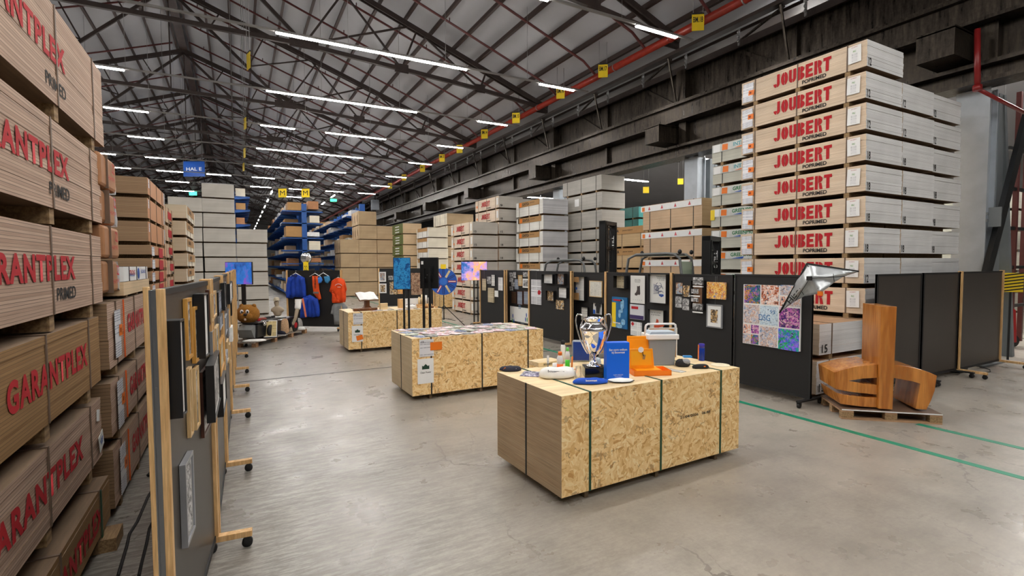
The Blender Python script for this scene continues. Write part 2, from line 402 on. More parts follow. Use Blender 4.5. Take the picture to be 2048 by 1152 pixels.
ORD = ['', 'first', 'second', 'third', 'fourth', 'fifth', 'sixth', 'seventh', 'eighth', 'ninth', 'tenth', 'eleventh', 'twelfth', 'thirteenth', 'fourteenth', 'fifteenth', 'sixteenth', 'seventeenth', 'eighteenth', 'nineteenth', 'twentieth']
def nth(i):
    if i <= 20: return ORD[i]
    t, u = divmod(i, 10); T = {2: 'twenty', 3: 'thirty', 4: 'forty'}[t]
    return T+('-'+ORD[u] if u else ('' if False else 'th'))


# ---------------------------------------------------------------- room shell
Y0, Y1 = -9.0, 112.0
EX, EZ, RX, RZ = 12.6, 9.45, -2.45, 14.95          # eave and ridge of the trusses
SL = (RZ-EZ)/(EX-RX); LX = 2*RX-EX                 # slope, left eave x
struct(MB().box(-20, Y0, -.2, 48, Y1, 0).build('floor', m_floor))
b = MB()
def slab(x0, z0, x1, z1, t=.08):
    b.prism([(x0, z0), (x1, z1), (x1, z1+t), (x0, z0+t)], Y0, Y1)
slab(EX+1.6, EZ+.45-1.6*SL+.1, RX, RZ+.55); slab(RX, RZ+.55, LX-1.6, EZ+.45-1.6*SL+.1)
X2 = 15.0; R2 = X2+15.0                             # neighbouring hall beyond the girder
slab(X2-.9, 9.3, R2, 14.9); slab(R2, 14.9, R2+16, 9.0)
struct(b.build('ceiling', m_roof))
struct(MB().box(LX-1.7, Y0, 0, LX-1.5, Y1, 10).build('wall_left', m_wall))
struct(MB().box(R2+15.8, Y0, 0, R2+16, Y1, 10).build('wall_right', m_wall))
struct(MB().box(-20, Y1, 0, 48, Y1+.2, 16).build('wall_back', m_wall))
struct(MB().box(-20, Y0-.2, 0, 48, Y0, 16).build('wall_front', m_wall))
# purlins along the hall
k = 0
for i in range(15):
    for sx in (1, -1):
        dx = .35+i*1.045
        if dx > EX-RX+.9: continue
        k += 1
        x = RX+sx*dx; z = RZ+.36-dx*SL
        bb = MB().box(x-.02, Y0, z-.06, x+.02, Y1, z+.11).box(x-.055, Y0, z-.07, x+.055, Y1, z-.045)
        struct(bb.build('trim_%d' % k, m_purl))
k += 1
struct(MB().box(RX-.13, Y0, RZ+.05, RX+.13, Y1, RZ+.42).box(RX-.2, Y0, RZ+.02, RX+.2, Y1, RZ+.07).build('trim_%d' % k, m_purl))
for i in range(12):
    k += 1; x = X2+.4+i*1.25; z = 9.3+(x-X2+.9)*(5.6/15.9)-.14
    struct(MB().box(x-.05, -2, z-.11, x+.05, 80, z+.11).build('trim_%d' % k, m_purl))

# trusses
def truss_mesh(ex, ez, rx, rz, lx):
    t = MB(); s = (rz-ez)/(ex-rx)
    for sg in (1, -1):
        X = lambda x: x if sg == 1 else 2*rx-x
        P = lambda x, z: (X(x), 0, z)
        top = lambda x: rz-(x-rx)*s
        for off in (-.09, .09):
            t.bar((X(ex+.3), off, ez-.1*0), (X(rx), off, rz), .04, .2)
        t.bar(P(ex, ez+.1), P(rx, rz+.1), .22, .03)
        n1 = P(9.48, 9.73+.05); n2 = P(6.02, 9.98+.05); n3 = P(2.38, 10.27)
        for a, c in ((P(ex, ez), n1), (n1, n2), (n2, n3)): t.bar(a, c, .13, .15)
        t.bar(n3, (rx, 0, 10.27), .13, .15)
        t.bar(n3, P(rx, rz-.1), .09, .13)                 # main diagonal to the ridge
        t.bar(n3, P(6.3, top(6.3)), .06, .07)
        t.bar(n3, P(3.9, top(3.9)), .06, .07)
        t.bar(n2, P(6.65, top(6.65)), .06, .07); t.bar(n2, P(3.6, top(3.6)), .06, .07)
        t.bar(n1, P(9.75, top(9.75)), .06, .07); t.bar(n1, P(7.0, top(7.0)), .06, .07)
        m1 = P(.75, 11.9); t.bar(m1, P(1.5, top(1.5)), .05, .06); t.bar(m1, P(3.6, top(3.6)), .05, .06)
        m2 = P(-.85, 13.4); t.bar(m2, P(-.4, top(-.4)), .05, .06); t.bar(m2, P(1.5, top(1.5)), .05, .06)
        for nn, q in ((n3, .5), (n2, .28), (n1, .24)):
            t.box(nn[0]-q, -.02, nn[2]-.14, nn[0]+q, .02, nn[2]+.2)
        t.box(X(ex)-.35, -.03, ez-.25, X(ex)+.35, .03, ez+.15)
    t.bar((rx, 0, rz), (rx, 0, 10.27), .05, .06)
    return t.mesh('roof_truss', m_truss)
tm = truss_mesh(EX, EZ, RX, RZ, LX)
YT = [4.3+8*i for i in range(-1, 14)]
for i, y in enumerate(YT):
    o = put('roof_truss', tm, None, (0, y, 0))
    tag(o, ('dark brown steel roof truss, the nearest one overhead' if i == 1 else 'dark steel roof truss, %s in line behind the nearest overhead' % nth(i-1) if i > 1 else 'dark steel roof truss above and behind the viewpoint'), 'truss', 'steel roof trusses of the near hall')
# neighbouring hall trusses
t = MB()
for off in (-.08, .08):
    t.bar((X2-.5, off, 9.2), (R2, off, 14.6), .05, .24)
t.bar((X2-.5, 0, 9.0), (R2-10, 0, 10.0), .12, .14); t.bar((R2-10, 0, 10.0), (R2, 0, 10.0), .12, .14)
for a, c in (((X2+2.6, 9.32), (X2+4.4, 10.9)), ((X2+2.6, 9.32), (X2+1.4, 9.9)), ((X2+5, 9.9), (X2+4.4, 10.9)), ((X2+5, 9.95), (X2+8, 12.2)), ((X2+5, 9.95), (R2, 14.5))):
    t.bar((a[0], 0, a[1]), (c[0], 0, c[1]), .07, .07)
tm2 = t.mesh('roof_truss', m_truss)
for i in range(9):
    o = put('roof_truss', tm2, None, (0, 4.3+8*i, 0))
    tag(o, 'brown roof truss of the neighbouring hall, %s from the right-hand column' % nth(i+1), 'truss', 'trusses of the neighbouring hall')

# lighting rows -------------------------------------------------------------
LZ = 8.5; SLOT = [-15.9, -13.05, -10.2, -7.35, -4.5, -1.66, 1.12, 3.95, 6.8, 9.52]
def light_row(y, segs, label):
    t = thing('light_row', label, 'ceiling light', (0, y, LZ), 0, 'rows of tube lights across the hall')
    MB().box(-16.8, -.03, .02, 11.6, .03, .075).build('mounting_rail', m_rail, t)
    for a, c in segs:
        MB().box(a, -.045, -.03, c, .045, 0.0).build('lamp_tube', m_tube, t)
        MB().box(a-.02, -.04, .0, c+.02, .04, .02).build('lamp_housing', m_rail, t)
    for x in range(-15, 12, 3):
        zt = RZ-abs(x-RX)*SL+.25-LZ
        MB().tube([(x, 0, .07), (x, 0, zt)], .006, 4).build('suspension_wire', m_galv, t)
s1 = 1.46
rows = [(-5.0, 0), (.2, 0), (5.3, 0), (10.5, 1), (15.4, 1), (20.6, 1), (25.7, 2), (30.8, 1), (36.2, 1), (40.9, 3), (45.7, 3), (51, 4)]
for i, (y, kd) in enumerate(rows):
    if kd == 0: sg = [(-4.5, -3.0), (-1.66, 8.2 if y < 3 else 6.4)]+([(9.5, 10.96)] if y < 3 else [])  # rows out of view: unbroken tubes added to brighten faces towards the viewpoint
    elif kd == 3: sg = [(x, x+s1) for x in SLOT]
    elif kd == 1: sg = [(x, x+s1) for x in SLOT[:5]]+[(1.1, 6.72), (9.5, 10.96)]
    elif kd == 4: sg = [(x, x+s1) for x in SLOT[1::3]]
    else: sg = [(x, x+s1) for x in SLOT[:5]]+[(1.1, 2.52), (3.88, 6.75), (9.5, 10.95)]
    light_row(y, sg, 'white tube light row on grey rail across hall, %s row from the viewpoint' % nth(i-2) if i > 2 else 'white tube light row overhead, unseen, with added tubes, %s of three from behind' % nth(i+1))
for j, x in enumerate((2.8, 7.9)):
    t = thing('aisle_light_row', ['line of white tube lights running down the far left aisle', 'line of white tube lights running down the far right aisle', 'line of white tube lights above the far left stacks'][j], 'ceiling light', (x, 66, LZ))
    MB().box(-.03, -20, .02, .03, 40, .07).build('mounting_rail', m_rail, t)
    for q in range(10): MB().box(-.05, -18+q*6.0, -.03, .05, -16.2+q*6.0, 0).build('lamp_tube', m_tube, t)
for j, (x, y) in enumerate(((19, 14), (19, 22), (19, 30), (25.5, 6), (25.5, 14), (25.5, 22), (20, 4), (25.5, 30), (19, 42), (26, 42), (17.2, 9), (28.2, 10.3))):  # fixtures enlarged and extra ones added to brighten this roof and the column
    t = thing('hall_light', 'white tube light of the neighbouring hall, oversized for brightness, %s one beyond the columns' % nth(j+1), 'ceiling light', (x, y, 8.6), 0, 'tube lights of the neighbouring hall')
    MB().box(-2.9, -.11, -.03, 2.9, .11, 0).build('lamp_tube', m_tube, t); MB().box(-3, -.04, 0, 3, .04, .05).build('lamp_housing', m_rail, t)
    MB().tube([(0, 0, .05), (0, 0, 9.3+(x-X2+.9)*(5.6/15.9)-8.62)], .008, 4).build('suspension_wire', m_galv, t)

# main sprinkler pipe, branches ----------------------------------------------
PX, PZ = 12.25, 9.3
t = thing('sprinkler_main_pipe', 'thick orange-red sprinkler main pipe running the length of the girder top', 'pipe', (PX, 0, PZ))
MB().tube([(0, Y0+.2, 0), (0, Y1-.2, 0)], .12, 16).build('pipe', m_redpipe, t)
for i in range(26):
    MB().tube([(0, 1.3+i*2.67-.02, 0), (0, 1.3+i*2.67+.02, 0)], .135, 14).build('clamp', m_galv if i % 2 else m_redpipe, t)
for i in range(26):
    y = 2.4+i*2.67; z1 = EZ+.12+(EX-(PX-.6))*SL-.1
    bb = MB().tube([(PX, y, PZ+.05), (PX-.15, y, z1-.35), (PX-.6, y, z1-.02), (RX+.4, y, z1+(PX-.6-RX-.4)*SL)], .045, 8)
    for q in range(5): bb.tube([(PX-2-q*2.9, y, z1+(1.4+q*2.9)*SL), (PX-2-q*2.9, y, z1+(1.4+q*2.9)*SL+.16)], .02, 5)
    o = bb.build('sprinkler_branch_pipe', m_darkpipe); tag(o, 'dark red sprinkler branch pipe under the roof slope, %s from the near end' % nth(i+1), 'pipe', 'sprinkler branch pipes')
for i in range(16):
    y = 2.4+i*2.67*2; z = EZ+.14
    o = MB().tube([(LX+1, y, EZ+.1+.8*SL), (RX-.4, y, RZ-.3)], .045, 6).build('sprinkler_branch_pipe', m_darkpipe)
    tag(o, 'dark red sprinkler branch pipe under the left roof slope, %s from near end' % nth(i+1), 'pipe', 'sprinkler branch pipes')

# crane girder ---------------------------------------------------------------
GX = 13.35
g = thing('crane_girder', 'huge dark riveted steel crane girder running along the right side of the hall', 'girder', (GX, 0, 0))
MB().box(-.12, Y0+.05, 5.78, .5, Y1-.05, 5.86).box(-.12, Y0+.05, 6.12, .5, Y1-.05, 6.2).box(.12, Y0+.05, 5.86, .2, Y1-.05, 6.12).build('bottom_flange', m_steel, g)
MB().box(.3, Y0+.05, 6.2, .34, Y1-.05, 7.0).build('web_plate', m_steel, g)
MB().box(-.2, Y0+.05, 6.98, .5, Y1-.05, 7.05).box(-.12, Y0+.05, 7.05, -.06, Y1-.05, 7.5).box(-.25, Y0+.05, 7.5, .5, Y1-.05, 7.56).box(-.2, Y0+.05, 7.56, -.1, Y1-.05, 7.62).build('middle_flange', m_steel, g)
MB().box(.3, Y0+.05, 7.56, .34, Y1-.05, 8.75).build('web_plate', m_steel, g)
MB().box(.05, Y0+.05, 8.72, .55, Y1-.05, 8.82).box(.0, Y0+.05, 8.62, .06, Y1-.05, 8.82).build('top_flange', m_truss, g)
MB().box(-.55, Y0+.05, 9.05, -.3, Y1-.05, 9.16).box(.1, Y0+.05, 9.1, .6, Y1-.05, 9.2).build('walkway_beam', m_truss, g)
for i in range(-1, 26):
    y = 4.7+4.0*i
    st = MB().box(.16, y-.05, 6.2, .3, y+.05, 7.0)
    if i % 2 == 0: st.box(-.02, y-.35, 7.56, .3, y+.05, 8.7).box(.1, y-.28, 6.2, .3, y+.02, 7.0)
    else: st.box(.2, y-.05, 7.56, .3, y+.02, 8.72)
    st.build('stiffener', m_steel, g)
    if i % 2 == 0:
        MB().box(-.75, y+.1, 6.3, .28, y+.75, 6.36).box(-.75, y+.1, 6.36, -.7, y+.75, 6.85).box(-.7, y+.1, 6.36, .28, y+.14, 6.85).box(-.75, y+.1, 6.82, .28, y+.75, 6.88).build('bracket', m_steel, g)
    MB().bar((.28, y+.2, 7.6), (.28, y+1.9, 8.7), .07, .1).bar((-.3, y, 9.05), (.1, y+1.8, 8.8), .05, .06).bar((-.45, y, 9.05), (-.05, y, 7.6), .05, .05).build('brace', m_steel, g)
for i in range(0, 15):
    y = 6.2+2.0*i; c = MB()
    for q in range(3): c.ball((-.18, y, 8.98-q*.13), (.05, .04, .045), 8, 6)
    c.box(-.17, y-.03, 8.6, -.14, y+.03, 9.06); c.build('insulator_set', m_galv, g)
# columns
for i, y in enumerate((4.85, 12.35, 20.6, 28.6, 36.6, 44.6, 57)):
    t = thing('steel_column', 'grey steel column below the crane girder, %s from the right edge' % nth(i+1), 'column', (14.0, y, 0), 0, 'columns under the crane girder')
    z1 = 5.76
    bb = MB().box(-.32, .2, 0, .05, .26, z1).box(-.36, -.28, 0, -.32, .28, z1).box(-.0, -.28, 0, .04, .28, z1)
    bb.box(-.32, -.2, 0, 0, -.14, z1); bb.build('column_shaft', m_col, t)
    MB().box(.35, -.2, 0, .65, .2, z1).build('rear_shaft', m_colD, t)
    MB().bar((1.6, -.1, 0), (.6, -.1, z1), .12, .22).bar((1.25, .1, 0), (.75, .1, z1), .08, .14).build('raking_strut', m_colD, t)
    MB().box(-.5, -.4, 0, .8, .4, .03).build('base_plate', m_colD, t)
    if i == 0: MB().box(-.36, -.31, 3.0, -.2, -.28, 3.06).box(-.36, -.31, 3.15, -.25, -.28, 3.2).box(-.3, -.5, 2.9, -.26, -.3, 3.3).build('fixing_bracket', m_colD, t)
o = MB().tube([onX(1712/3.606+1480, 210/3.606, 12.9), onX(1712/3.606+1480, 640/3.606, 12.9)], .05, 10).tube([onX(1712/3.606+1480, 640/3.606, 12.9), onX(2048, 225, 14.2)], .036, 10).tube([onX(1712/3.606+1480, 615/3.606, 12.9), onX(1712/3.606+1480, 655/3.606, 12.9)], .075, 10).build('fire_pipe', flat('dull_red_paint', sr(134, 30, 30), .35, 0, .1, 8))
tag(o, 'red fire pipe dropping beside the big column at upper right', 'pipe')

# green floor lines: painted tape on the floor
m_green = flat('green_floor_paint', sr(20, 132, 100), .5, 0, .1, 5)
def line(x0, y0, x1, y1, wd, label):
    d = Vector((x1-x0, y1-y0)).normalized(); nn = Vector((-d.y, d.x))*wd/2
    o = MB().prism([(x0-nn.x, y0-nn.y), (x1-nn.x, y1-nn.y), (x1+nn.x, y1+nn.y), (x0+nn.x, y0+nn.y)], 0.0, .003, 'z').build('floor_line', m_green); tag(o, label, 'floor marking')
line(6.88, -8, 6.88, 60, .1, 'long green painted floor line, the nearer of the two on the right')
line(7.98, -8, 7.98, 3.3, .1, 'short green painted floor line beside the pallet, nearer the right edge')
o = MB().box(-.6, 10.6, 0, 7.2, 10.64, .002).build('floor_joint', m_rubber); tag(o, 'thin dark expansion joint crossing the floor behind the middle display', 'floor joint')


# ---------------------------------------------------------------- packs of boards
PM = {}
def pack(name, label, cat, x, y, z, lx, ly, h, em, fm=None, face=-1, group=None, bear=.09, strap=m_straps, nstrap=3, top=None, rz=0.0, slabs=0, cap=None):
    """origin at the corner (x,y,z); face=-1: long face looks to -x, +1: to +x.  em = long-face edges, fm = short-face edges"""
    t = thing(name, label, cat, (x, y, z), rz, group)
    fm = fm or em; key = (round(lx, 2), round(ly, 2), round(h, 2), em.name, fm.name, bear, slabs, top.name if top else '')
    if key not in PM:
        bm = bmesh.new(); r = random.Random(hash(key[:3]) & 999)
        n = max(1, slabs); zz = bear; hh = (h-bear)/n
        for i in range(n):
            j = 0.0 if slabs == 0 else .0022
            dx = r.uniform(-j, j); dy = r.uniform(-j, j)*2
            a = [bm.verts.new((dx+px, dy+py, zz+pz)) for px, py, pz in ((0,0,0),(lx,0,0),(lx,ly,0),(0,ly,0),(0,0,hh),(lx,0,hh),(lx,ly,hh),(0,ly,hh))]
            for f, mi in (((0,3,2,1),2),((4,5,6,7),2),((0,1,5,4),1),((1,2,6,5),0),((2,3,7,6),1),((3,0,4,7),0)):
                ff = bm.faces.new([a[q] for q in f]); ff.material_index = mi
            zz += hh
        me = bpy.data.meshes.new('board_stack'); bm.to_mesh(me); bm.free()
        for q in (em, fm, top or m_btop): me.materials.append(q)
        PM[key] = me
    put('board_stack', PM[key], t)
    L = max(lx, ly); n = 3
    key2 = ('b', round(lx, 2), round(ly, 2), bear)
    if key2 not in PM:
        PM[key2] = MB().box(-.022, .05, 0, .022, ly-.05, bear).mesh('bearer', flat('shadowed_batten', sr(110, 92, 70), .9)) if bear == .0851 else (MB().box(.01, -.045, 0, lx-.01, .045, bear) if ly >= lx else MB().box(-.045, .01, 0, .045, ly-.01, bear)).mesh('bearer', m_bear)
    for q in range(n):
        f = (.13, .5, .87)[q]
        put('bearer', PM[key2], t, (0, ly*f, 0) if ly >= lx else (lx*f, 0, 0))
    if nstrap:
        key3 = ('s', round(lx, 2), round(ly, 2), round(h, 2), strap.name, bear)
        if key3 not in PM:
            e = .007; w = .011; bb = MB()
            if ly >= lx:
                bb.box(-e, -w, bear-.0, 0, w, h+e).box(lx, -w, bear, lx+e, w, h+e).box(-e, -w, h, lx+e, w, h+e)
            else:
                bb.box(-w, -e, bear, w, 0, h+e).box(-w, ly, bear, w, ly+e, h+e).box(-w, -e, h, w, ly+e, h+e)
            PM[key3] = bb.mesh('strap', strap)
        for q in range(nstrap):
            f = (.13, .5, .87)[q] if nstrap == 3 else (.3, .7)[q]
            put('strap', PM[key3], t, (0, ly*f, 0) if ly >= lx else (lx*f, 0, 0))
    return t
def note(t, c, face, w=.17, h=.4, orange=True, tilt=0.0, o2=(.06, 0, -.06)):
    sheet('paper_label', m_paper, c, w, h, t, face, .003, tilt)
    if orange:
        v = {'-y': Vector((1, 0, 0)), '+x': Vector((0, 1, 0)), '-x': Vector((0, -1, 0))}[face]; nn = {'-y': Vector((0, -1, 0)), '+x': Vector((1, 0, 0)), '-x': Vector((-1, 0, 0))}[face]
        p = Vector(c)+v*o2[0]+nn*.006+Vector((0, 0, o2[2]))
        q = sheet('orange_sticker', m_orange, p, .13, .1, t, face, .002, tilt+.05)
        sheet('sticker_mark', flat('dark_orange_ink', sr(150, 60, 10), .6), (-.02, -.003, 0), .045, .04, q, '-y', .001)

# tall right stack
def tops(n): return 'topmost' if n == 1 else nth(n)+' from top'
zt = 1.2; hh = (5.95-1.2)/9; num = ['18', '18', '18', '12', '18', '18', '12', '12', '12'][::1]
nums = ['12', '12', '12', '12', '18', '18', '18', '12', '12', '12']
for L_ in range(9):
    z = zt+L_*hh; ft = 9-L_
    x = 9.46+rnd.uniform(-.02, .02); y = onX(1733-.7*ft, 78+70*ft-30, 9.46).y+rnd.uniform(-.02, .02); Yl = y
    px_ = lambda q: onX(q, 78+70*ft-30, x).y
    nb = {9: '12', 8: '12', 7: '18', 6: '18', 5: '18', 4: '18', 3: '12', 2: '12', 1: '12'}[ft]
    t = pack('plywood_pack', 'pale plywood pack stencilled in red and black, %s in the tall right stack' % tops(ft), 'board pack', x, y, z, 1.2, 2.42, hh, E_JOU, E_WHT, group='front column of the tall right stack', bear=.085, slabs=9)
    stencil('JOUBERT', m_red, (-.005, px_(1602.5)-y, .085+(hh-.085)*.57), px_(1545)-px_(1660), .25, t, -PI/2)
    text('POPRIMED', m_blk, (-.005, px_(1629)-y, .085+.065), px_(1605)-px_(1653), .07, t, '-x', .03)
    text(nb, m_blk, (.09, -.005, .17), .095, .135, t, '-y', .02)
    note(t, (-.016, 2.26, .085+.21), '-x', .24, .38, True, rnd.uniform(-.04, .04), (.08, 0, -.06+.04*(ft % 3)))
    q = sheet('paper_label', m_white, (-.016, .19, hh-.19), .21, .29, t, '-x', .003, rnd.uniform(-.03, .06))
    text('JOUBERT', m_red, (0, -.004, .12), .1, .014, q, '-y', .02)
    text('FSC', flat('green_ink', sr(90, 150, 60), .6), (0, -.004, .05), .05, .03, q, '-y', .02)
    sheet('printed_frame', art('label_lines', 'doc', 9, (sr(226, 226, 226), sr(150, 150, 150)), 1.3), (0, -.004, -.05), .09, .13, q, '-y', .001)
    if ft > 1:
        t = pack('plywood_pack', 'white-edged board pack, %s layer from top, middle column of tall right stack' % nth(ft), 'board pack', 10.68+rnd.uniform(-.01, .01), Yl, z, 1.18, 2.42, hh, E_JOU, E_WHT, group='middle column of the tall right stack', bear=.085, slabs=6)
        text(nb, m_blk, (.08, -.005, .17), .095, .135, t, '-y', .02)
    if ft > 1:
        t = pack('plywood_pack', 'white-edged board pack, %s layer from top, column nearest the steel column' % nth(ft), 'board pack', 11.9+rnd.uniform(-.01, .02), Yl+.03, z, 1.17, 2.42, hh, E_JOU, E_WHT, group='rear column of the tall right stack', bear=.085, slabs=6)
        text(nb, m_blk, (.08, -.005, .17), .095, .135, t, '-y', .02)
for i, (z, h) in enumerate(((0.0, .62), (.62, .58))):
    x = 7.98+(.06 if i else 0)
    t = pack('plywood_pack', 'wide white-edged board pack marked 15, %s under the tall right stack' % ('upper of two' if i else 'lower of two'), 'board pack', x, 4.66, z, 2.6, 2.5, h, E_JOU, E_WHT, group='low packs under the tall right stack', bear=.09, slabs=8, top=wood('brown_board_top', sr(172, 136, 104), sr(186, 150, 116), 'x', .6, .3))
    text('15', m_blk, (.13, -.014, .19), .15, .13, t, '-y', .012)
    q = sheet('paper_label', m_white, (-.014, .2, h-.2), .2, .29, t, '-x', .003)
    sheet('printed_frame', art('label_lines', 'doc', 9), (0, -.004, -.03), .1, .18, q, '-y', .001)
for i in range(4):
    pack('plywood_pack', 'white-edged board pack behind the sculpture, %s from floor on the far side' % nth(i+1), 'board pack', 10.7+(i % 2)*1.22, 4.8, (i//2)*.6, 1.18, 2.4, .58, E_JOU, E_WHT, bear=.09, group='hidden packs under the tall right stack')

# near left stack
spec = [(0.03, .47, 5.12, E_GAR2, 0), (.54, 1.11, 5.15, E_GAR, 1), (1.14, 1.76, 5.20, E_GAR2, 2), (1.77, 2.41, 5.38, E_GAR, 3), (2.43, 3.09, 5.47, E_GAR, 4), (3.11, 3.85, 5.66, E_GAR, 5)]
for z0, z1, ye, em, i in spec:
    h = z1-z0; wd = 2.6
    t = pack('plywood_pack', 'big plywood pack with red stencil, %s from floor in the near left stack' % nth(i+1), 'board pack', -2.2, ye-wd, z0, 1.2+(.0 if i else .04), wd, h, em, em, group='near left stack', bear=.1, slabs=10, top=m_btop)
    lx = 1.2+(.0 if i else .04)+.0045
    yc = {0: 4.84, 1: 4.58, 2: 4.80, 3: 4.58, 4: 4.53, 5: 4.55}[i]; L10 = {0: 1.5, 1: 1.68, 2: 1.5, 3: 1.7, 4: 1.66, 5: 1.66}[i]; yx = yc-(ye-wd); yc = yx-L10/2
    text('GARANTPLEX', m_red, (lx, yc, .1+(h-.1)*(.53 if i not in (0,) else .45)), L10, .16 if i > 2 else .17, t, '+x', .04, spacing=1.14)
    if i > 2: text('PRIMED', m_blk, (lx, yx-.22, .1+.12), .42, .08, t, '+x', .015)
    if i == 1:
        sheet('torn_label', m_white, (lx, wd-.12, h-.12), .08, .09, t, '+x', .003, .2)
        q = sheet('torn_label', m_white, (lx+.01, wd-.1, .24), .14, .13, t, '+x', .003, -.3); text('VIP', m_blue, (0, -.005, 0), .09, .05, q, '-y', .03)
    if i == 0:
        MB().box(lx, wd-.34, .08, lx+.008, wd-.31, h).build('green_strap', m_strapg, t)
o = MB().box(-1.06, 4.75, 0, -.86, 5.0, .1).build('timber_block', m_bear); tag(o, 'short chipboard block lying on the floor beside the near left stack', 'block')
# second left stack
for i, (z0, z1) in enumerate(((0.0, .6), (.62, 1.17), (1.2, 1.85))):
    h = z1-z0
    t = pack('plywood_pack', 'plywood pack with white notes and orange strap, %s of three in second left stack' % ['lowest', 'middle', 'topmost'][i], 'board pack', -2.2, 5.36, z0, 1.23, 2.5, h, E_GAR, E_BRN, group='second left stack', bear=.09, slabs=9, top=m_btop)
    text('GARANTPLEX', m_red, (1.2345, 1.48, .09+(h-.09)*.55), 1.25, .19, t, '+x', .04, spacing=1.14)
    text('PRIMED', m_blk, (1.2345, 2.0, .17), .36, .06, t, '+x', .012)
    note(t, (1.246, .3, h*.5+.04), '+x', .24, .42, True, 0, (.1, 0, .02))
    MB().box(1.236, .62, .1, 1.245, .64, h).build('orange_strap', m_strapo, t)
t = pack('packaged_boards', 'thin kraft board pack lying under the white and blue sleeve', 'board pack', -2.1, 6.1, 1.86, 1.13, 1.62, .15, E_KRFL, E_KRFL, group='thin packs', bear=.02, nstrap=0)
t = thing('sleeved_board_pack', 'white and blue printed sleeve around boards on the second left stack', 'board pack', (-2.1, 6.12, 2.015))
MB().box(0, 0, 0, 1.13, 1.5, .145).build('sleeve', m_white, t)
text('STRONG', m_red, (1.134, .45, .085), .34, .05, t, '+x', .02); text('STRONG', m_blue, (1.134, .43, .06), .3, .03, t, '+x', .02)
MB().lathe([(.06, 0), (.06, .004)], 20, M=Matrix.Translation((1.13, .85, .07)) @ Matrix.Rotation(PI/2, 4, 'Y')).build('round_logo', m_blue, t)
text('BOARD', m_blue, (1.134, 1.17, .09), .3, .04, t, '+x', .01)
for q in (.28, .72, 1.36): MB().box(-.004, q, 0, 1.136, q+.012, .149).build('strap', m_strapb, t)
for i in range(4):
    z = 1.93+i*.305
    t = thing('paper_wrapped_pack', 'brown paper wrapped pack with red marks, %s from the bottom of four' % nth(i+1), 'wrapped pack', (-2.2, 5.42-i*.012, z), 0, 'paper wrapped packs on the second left stack')
    bb = MB(); bb.box(0, 0, .0, 1.2+.02*(i % 2), .62, .285); q = bb.build('paper_wrap', m_kraft, t, bevel=.03)
    text('22', m_red, (1.235, .42, .2), .1, .09, t, '+x', .02, .1); text('HAMPR', m_red, (1.235, .34, .1), .25, .04, t, '+x', .0)
    MB().box(-.004, .2, 0, 1.235, .21, .289).build('strap', m_straps, t)
    if i in (0, 2, 3):
        MB().prism([(.63, .02), (.70, .0), (.73, .06), (.66, .2), (.63, .28)], .9, 1.2, 'x').build('loose_film', m_film, t)

# left stacks further back: corners measured on the photo, heights from the corner line
def levels_at(px, ys, X=None, Y=None):
    return [(onX(px, y, X) if X is not None else onY(px, y, Y)).z for y in ys]
def column(kind, lab, x, y, lx, ly, zs, em, fm, group, deco=None, strap=m_straps, bear=.07, nstrap=3, cat='board pack'):
    """zs = tops from the highest down; remaining height to the floor filled with packs of the same pitch"""
    zs = list(zs); pitch = zs[-2]-zs[-1] if len(zs) > 1 else .6
    while zs[-1] > pitch*.7: zs.append(zs[-1]-pitch)
    if zs[-1] > .12: zs.append(0.0)
    zs[-1] = 0.0
    out = []
    for i in range(len(zs)-1):
        h = zs[i]-zs[i+1]
        jx, jy = rnd.uniform(-.02, .02), rnd.uniform(-.02, .02)
        t = pack(kind, '%s, %s' % (lab, tops(i+1)), cat, x+jx, y+jy, zs[i+1], lx, ly, h, em, fm, group=group, bear=bear, strap=strap, nstrap=nstrap)
        if deco: deco(t, i, h)
        out.append(t)
    return out
def d_kraft(t, i, h):
    if i < 3:
        MB().prism([(0, .1), (.02, .12), (.02, h-.02), (0, h)], 2.26, 2.32, 'y', Matrix.Translation((1.2, 0, 0))).build('loose_film', m_film, t)
        sheet('paper_label', m_paper, (1.205, .12, h-.1), .09, .16, t, '+x')
    else:
        sheet('paper_label', m_paper, (1.206, .25, h*.55), .35, h*.7, t, '+x')
        sheet('red_wrapper', m_red, (1.208, 1.35, h*.5), .6, h*.8, t, '+x')
column('board_pack', 'brown board pack beside the paper wrapped packs', -2.6, 11.4, 1.2, 2.3, levels_at(295, [355, 395, 442, 489, 516], X=-1.4), flat('orange_brown_wrap', sr(196, 138, 92), .65, 0, .1, 3), E_BRN, 'brown board stack at left', d_kraft)
def d_redp(t, i, h):
    sheet('red_print', m_red, (1.206, 1.0, h*.6), .7, h*.42, t, '+x'); sheet('black_print', m_blk, (1.206, 1.2, h*.25), .3, .05, t, '+x')
column('board_pack', 'pinkish board pack with red print behind the brown stack', -2.6, 13.85, 1.2, 1.7, levels_at(334, [414, 450, 487, 521], X=-1.4), E_SIK, E_BRN, 'red print stack', d_redp)
def d_crm(t, i, h):
    q = sheet('brown_band', m_card, (1.206, 1.35, h-.11), 2.3, .2, t, '+x'); text('SONTICA', m_blk, (-.3, -.004, 0), .8, .1, q, '-y', .02)
column('board_pack', 'cream board pack with brown band beyond the red print stack', -2.32, 15.5, 1.2, 2.8, levels_at(371, [410, 441, 474, 506, 538], X=-1.12), E_CRML, E_CRM, 'cream board stack', d_crm)
pitch = .63; top9 = onY(403, 366, 25).z
for cx, ntop, nmx, lb in ((-2.43, 8, 9, 'left'), (-1.2, 9, 9, 'middle'), (.02, 6, 9, 'right-hand')):
    zs = [top9*(q/9.0) for q in range(ntop, 0, -1)]
    column('board_pack', 'large grey board pack in the %s column at the aisle corner' % lb, cx, 25, 1.19, 2.5, zs, E_GRYL, E_GRY, 'grey board stacks at the aisle corner', None, m_strapb, .06)
